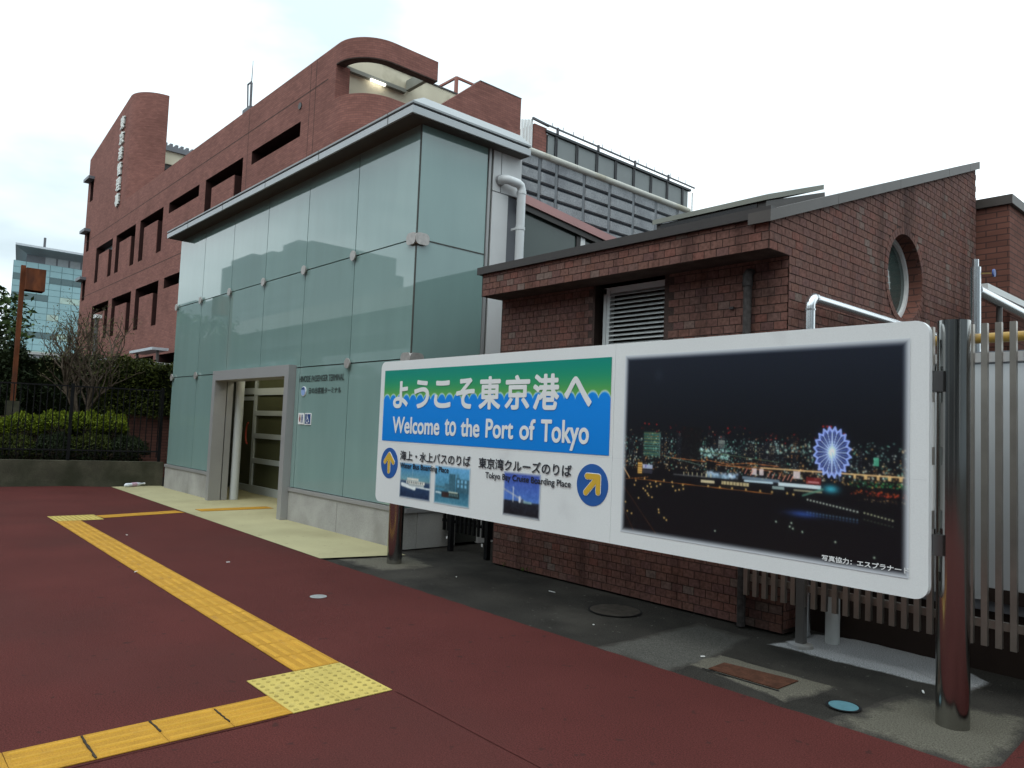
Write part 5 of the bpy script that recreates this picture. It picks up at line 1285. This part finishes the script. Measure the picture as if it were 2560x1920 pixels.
for k, (y, zt, where) in enumerate(((2.0, .78, 'furthest from the glass pavilion'), (2.7, .80, 'below the lime shrub at the lamp footing'), (3.4, .84, 'beside the middle railing post'), (4.05, .86, 'below the lime shrub at the bare tree'), (4.7, .84, 'next to the railing end post'))):
    shrub('low dark leafy shrub behind the railing, '+where, -17.95-(5-y)*.27, y, zt-.12, .36, .42, .32, 2400, .030, LEAF_TIP if k % 2 else LEAF_DARK, 80+k, LEAF_DARK, 900, 'low_shrub', 'low shrubs behind the iron railing')
# hedges
def hedge(name, label, x0, x1, y0, y1, z0, z1, n, size, mat, seed, core=True, rag=.05):
    o = thing(name, label, 'hedge', ((x0+x1)/2, (y0+y1)/2, z0))
    r_ = np.random.default_rng(seed); A = [(x1-x0)*(y1-y0)*1.4, (y1-y0)*(z1-z0), (y1-y0)*(z1-z0)*.4, (x1-x0)*(z1-z0), (x1-x0)*(z1-z0)]; A = np.array(A)/sum(A)
    f = r_.choice(5, n, p=A); u, v = r_.uniform(size=n), r_.uniform(size=n)
    X = np.where(f == 0, x0+u*(x1-x0), np.where(f == 1, x1, np.where(f == 2, x0, x0+u*(x1-x0))))
    Y = np.where(f <= 2, y0+v*(y1-y0), np.where(f == 3, y0, y1)); Y = np.where(f == 0, y0+v*(y1-y0), Y)
    Z = np.where(f == 0, z1, z0+(u if False else r_.uniform(size=n))*(z1-z0))
    pts = np.stack([X, Y, Z], 1)
    lump = rag*(np.sin(3.1*pts[:, 1]+seed)+np.sin(5.3*pts[:, 2]+pts[:, 0])+.8*np.sin(11*pts[:, 1]+4*pts[:, 2]))
    pts += r_.normal(size=(n, 3))*np.array([.05, .05, .05]); pts[:, 0] += lump*(f == 1); pts[:, 2] += lump*(f == 0)
    leaf_obj('foliage', pts, size, mat, o, seed)
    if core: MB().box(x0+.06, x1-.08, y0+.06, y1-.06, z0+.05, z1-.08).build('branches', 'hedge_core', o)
    return o
hedge('clipped_hedge', 'square clipped dark green hedge on top of the low brick wall', -20.6, -19.42, 4.55, 8.5, 1.48, 2.72, 22000, .040, LEAF_TIP, 5)
hedge('tall_dark_hedge', 'tall dark hedge behind the bare tree and lime shrubs', -22.4, -21.3, -4.5, 4.9, 1.3, 2.86, 16000, .055, LEAF_DARK, 6, True, .09)
hedge('dark_corner_hedge', 'shaggy dark hedge mass behind the rusty lamp', -21.4, -20.6, -3.0, 3.02, 1.2, 2.98, 13000, .055, LEAF_DARK, 7, True, .14)
bw2 = thing('low_brick_wall', 'low brown brick planter wall beneath the clipped hedge', 'wall', (-19.9, 6.5, 0))
MB().box(-20.4, -19.55, 4.98, 9, 0, 1.58).build('wall_body', FARBRICK, bw2)
MB().box(-20.45, -19.52, 4.94, 9, 1.582, 1.63).build('brick_cap', FARBRICK, bw2)

# rusty lamp
def ol(x, y): return ox(x/4.607, y/4.607+640, -20.0)
lp = thing('rusty_lamp', 'rusty weathering steel lamp post with a square box head', 'street lamp', (-20.0, 2.78, 1.3))
MB().box(-20.045, -19.955, 2.735, 2.825, 1.3, 4.80).build('post', 'rusty_steel', lp)
MB().box(-20.13, -19.87, 2.66, 2.90, 1.2, 1.72).build('footing', 'old_concrete', lp)
hd = MB()
y0, y1, z0, z1 = 2.82, 3.20, 4.24, 4.74
for (a, b, c, d) in (((-20.19, y0), (-19.81, y0), (-19.81, y1), (-20.19, y1)),):
    P = [a, b, c, d]; t = .012
    for i in range(4):
        p, q = P[i], P[(i+1) % 4]; hd.quad((*p, z0), (*q, z0), (*q, z1), (*p, z1))
        pi = lambda p: (p[0]+(.014 if p[0] < -20 else -.014), p[1]+(.014 if p[1] < 3 else -.014))
        hd.quad((*pi(q), z0), (*pi(p), z0), (*pi(p), z1-.05), (*pi(q), z1-.05)); hd.quad((*q, z0), (*p, z0), (*pi(p), z0), (*pi(q), z0))
    hd.quad(*[(*p, z1) for p in P]); hd.quad(*[(*pi(p), z1-.05) for p in P][::-1])
hd.build('lamp_head', 'rusty_steel', lp)
MB().box(-20.1, -19.9, 2.9, 3.12, 4.60, 4.68).build('lamp_socket', 'black_iron', lp)

# bare tree
tr_ = thing('bare_tree', 'bare many-stemmed tree with twisting grey branches', 'tree', (-19.6, 4.1, 1.2))
rb_ = random.Random(21)
tk, tw, tips = MB(), MB(), []
def grow(p, d, l, r_, depth):
    d = d.normalized(); pts = [p]; q = p.copy(); nseg = 3
    for i in range(nseg):
        d = (d+Vector((rb_.uniform(-.16, .16), rb_.uniform(-.16, .16), rb_.uniform(-.02, .12)))).normalized(); q = q+d*l/nseg; pts.append(q.copy())
    (tk if depth < 2 else tw).tube(pts, [r_*(1-.13*i) for i in range(nseg+1)], 6 if depth < 2 else 4, False)
    if depth >= 4: tips.append(q); return
    if depth >= 3: tips.append(pts[2])
    for _ in range(3 if depth in (1, 2) else 2+(depth == 0)*3):
        ax = Vector((rb_.uniform(-1, 1), rb_.uniform(-1, 1), rb_.uniform(-.1, .75))).normalized()
        start = pts[rb_.randint(2, nseg)] if depth else pts[rb_.randint(1, nseg)]
        grow(start, d*.75+ax*.75, l*rb_.uniform(.58, .82), r_*.56, depth+1)
for k in range(4):
    t = k*1.57+.4
    grow(Vector((-19.6+.06*math.cos(t), 4.1+.06*math.sin(t), 1.25)), Vector((.28*math.cos(t), .36*math.sin(t), 1)), 1.05, .055, 0)
tk.build('trunk', 'bark_grey', tr_, smooth=True); tw.build('twigs', 'bark_grey', tr_)
tp_ = np.array([list(t) for t in tips]); tp_ = tp_[(tp_[:, 2] > 2.0)]
leaf_obj('sparse_leaves', np.repeat(tp_, 5, 0)+np.random.default_rng(3).normal(size=(len(tp_)*5, 3))*.08, .022, LEAF_OLIVE, tr_, 3)

# broad-leaved evergreen
ev = thing('evergreen_tree', 'broad-leaved evergreen tree behind the rusty lamp', 'tree', (-24, 2.4, 1.3))
r_ = np.random.default_rng(8); lim = MB(); pts = []
lim.tube([(-24, 2.0, 1.2), (-24.05, 2.1, 2.4), (-23.95, 2.3, 3.4), (-24, 2.35, 4.2)], [.11, .09, .06, .02], 8)
cl = []
for k in range(54):
    t = r_.uniform(0, 6.28); rr = r_.uniform(.2, 1.0)**.6
    c = np.array([-24+1.3*rr*math.cos(t), 2.15+1.42*rr*math.sin(t), 3.95+r_.uniform(-.85, .72)*(1.1-.35*rr)])
    cl.append(c); lim.tube([(-24, 2.2, 2.7+.5*r_.uniform()), tuple((np.array([-24, 2.25, 3.3])+c)/2), tuple(c)], [.035, .02, .007], 5)
    pts.append(c+r_.normal(size=(58, 3))*np.array([.19, .19, .14]))
lim.build('trunk', 'trunk_brown', ev)
leaf_obj('crown', np.vstack(pts), .085, LEAF_MID, ev, 8, .2)
# things between the hedge and the office tower
o = thing('pale_site_wall', 'long pale grey wall seen over the dark hedge', 'wall', (-34, 6, 1))
q0, q1 = ox(62, 872, -34), ox(320, 905, -34)
MB().box(-34.3, -34, -2, 10.9, 0, (q0[2]+q1[2])/2-.1).build('wall_body', 'pale_wall', o)
MB().box(-34.35, -33.95, -2, 10.9, (q0[2]+q1[2])/2-.098, (q0[2]+q1[2])/2).build('wall_cap', 'slat_alu', o)
o = thing('bike_shelter_roof', 'slim pale canopy projecting from the brick building above the hedge', 'canopy', (-40, 10.0, 3))
p0_, p1_ = oy(323, 883, 10.2), oy(398, 872, 10.2)
MB().box(p0_[0]+1.2, p1_[0], 9.9, 10.6, p1_[2]-.06, p1_[2]+.06).build('roof_sheet', 'pale_metal_roof', o)
for x in (p0_[0]+1.4, p1_[0]-.2): MB().bar((x, 10.2, 0), (x, 10.2, p1_[2]-.06), .1).build('leg', 'post_grey', o)
o = thing('camera_pole', 'thin grey pole with a small white camera in front of the brick building', 'pole', (-30, 6.2, 1))
pz = ox(242, 796, -30)
MB().tube([(-30, pz[1], 0), (-30, pz[1], pz[2])], .07, 10).build('pole', 'post_grey', o)
MB().box(-30.1, -29.8, pz[1]-.09, pz[1]+.13, pz[2], pz[2]+.13).build('camera_head', 'white_paint', o)

# glass office tower in the distance
XO = -150.0
ot = thing('glass_office_tower', 'distant teal glass office tower with a flat overhanging roof', 'building', (-160, 30, 0))
MB().prism([(XO-.1, 19.40), (XO-.1, 47), (-185, 47), (-185, 24.6)][::-1], 'z', 0, 27.0).build('core', 'teal_frame', ot)
pm = {k: MB().box(-.1, 0, .03, 1.78-.03, .03, 1.08-.03).mesh('facade_panel', k) for k in ('teal_glass', 'teal_dark_window', 'lit_window')}
ro = random.Random(12)
for j in range(24):
    z = 27.0-1.08*(j+1)
    for i in range(15):
        y = 19.42+i*1.79
        mat = 'teal_glass'
        if j == 2 and ro.random() < .6: mat = 'teal_dark_window'
        elif j in (5, 8, 11, 14, 17) and ro.random() < .28: mat = 'lit_window'
        elif j in (5, 8, 11, 14, 17, 20) and ro.random() < .35: mat = 'teal_dark_window'
        put('facade_panel', pm[mat], ot, (XO, y, z))
MB().prism([(XO-1.5, 21.4), (XO-1.5, 46), (-180, 46), (-180, 26)][::-1], 'z', 27.0, 28.95).build('roof_house', 'slate_panel', ot)
for k in range(4): MB().box(XO-1.52, XO-1.45, 24.2+k*1.9, 25.8+k*1.9, 27.25, 28.7).build('roof_opening', 'pale_wall', ot)
MB().add([(XO+2, 19.2, 29.25), (XO+2, 48, 29.25), (-188, 48, 29.25), (-188, 25, 29.25), (XO-1.5, 21.5, 28.5), (XO-1.5, 46, 28.5), (-180, 46, 28.5), (-180, 26.2, 28.5), (XO+2, 19.2, 29.6), (XO+2, 48, 29.6), (-188, 48, 29.6), (-188, 25, 29.6)],
         [(0, 4, 5, 1), (1, 5, 6, 2), (2, 6, 7, 3), (3, 7, 4, 0), (0, 1, 9, 8), (1, 2, 10, 9), (2, 3, 11, 10), (3, 0, 8, 11), (8, 9, 10, 11)]).build('overhanging_roof', 'pale_metal_roof', ot)
MB().tube([(XO-4, 24.3, 29.5), (XO-4, 24.3, 32.4)], .2, 6).build('roof_mast', 'antenna_grey', ot)

# ================================================================== ACROSS THE STREET (reflected in the glass; last three are unseen, added against low sky)
ex = thing('elevated_expressway', 'elevated concrete expressway across the street mirrored in the glass wall', 'expressway', (-80, -32, 0))
MB().box(-190, 60, -44, -30, 13.3, 14.2).build('deck', 'concrete_deck', ex)
MB().box(-190, 60, -30.3, -30, 14.2, 15.2).build('parapet', 'concrete_deck', ex)
MB().box(-190, 60, -44, -43.7, 14.2, 15.2).build('parapet', 'concrete_deck', ex)
MB().box(-190, 60, -42, -32, 11.3, 13.3).build('girder', 'concrete_deck_dark', ex)
for k in range(9): MB().box(-180+k*28-1.2, -180+k*28+1.2, -38.5, -35.5, 0, 11.3).build('pier', 'concrete_deck', ex)
def block(name, label, x0, x1, y0, y1, z1, nf):
    o = thing(name, label, 'building', ((x0+x1)/2, (y0+y1)/2, 0))
    MB().box(x0, x1, y0, y1, 0, z1).build('wall', 'haze_grey_wall', o)
    for j in range(nf):
        z = z1*(j+.5)/nf
        MB().box(x0+1.2, x1-1.2, y1-.01, y1+.06, z-.9, z+.9).build('window_band', 'haze_grey_band', o)
    MB().box(x0+2, x0+(x1-x0)*.5, y0+2, y1-2, z1, z1+2.5).build('roof_house', 'haze_grey_wall', o)
    return o
block('office_block', 'broad grey office block across the street mirrored in the glass wall', -235, -198, -118, -74.7, 48.5, 12)
block('high_rise', 'slim grey high-rise across the street mirrored in the glass wall', -197.5, -174.2, -100, -74.7, 47.5, 13)
block('low_office_row', 'low grey office row across the street mirrored in the glass wall', -300, -236, -110, -76, 40, 10)
block('warehouse_block', 'plain grey warehouse block beyond the expressway', -150, -40, -95, -62, 17, 4)
block('street_sky_blocker', 'long unseen grey building straight across the street, added to block low sky', -38, 34, -80, -52, 22, 6)  # unseen, added to keep low sky off the wall under the sign
block('corner_sky_blocker', 'tall unseen grey corner building across the street, added to block low sky', 36, 75, -75, -40, 30, 8)  # unseen too, added to cut the horizon light reaching that wall
block('side_sky_blocker', 'unseen grey building further along the pavement, added to block low side light', 42, 70, -20, 30, 18, 5)  # unseen, added to shut out low light from the side
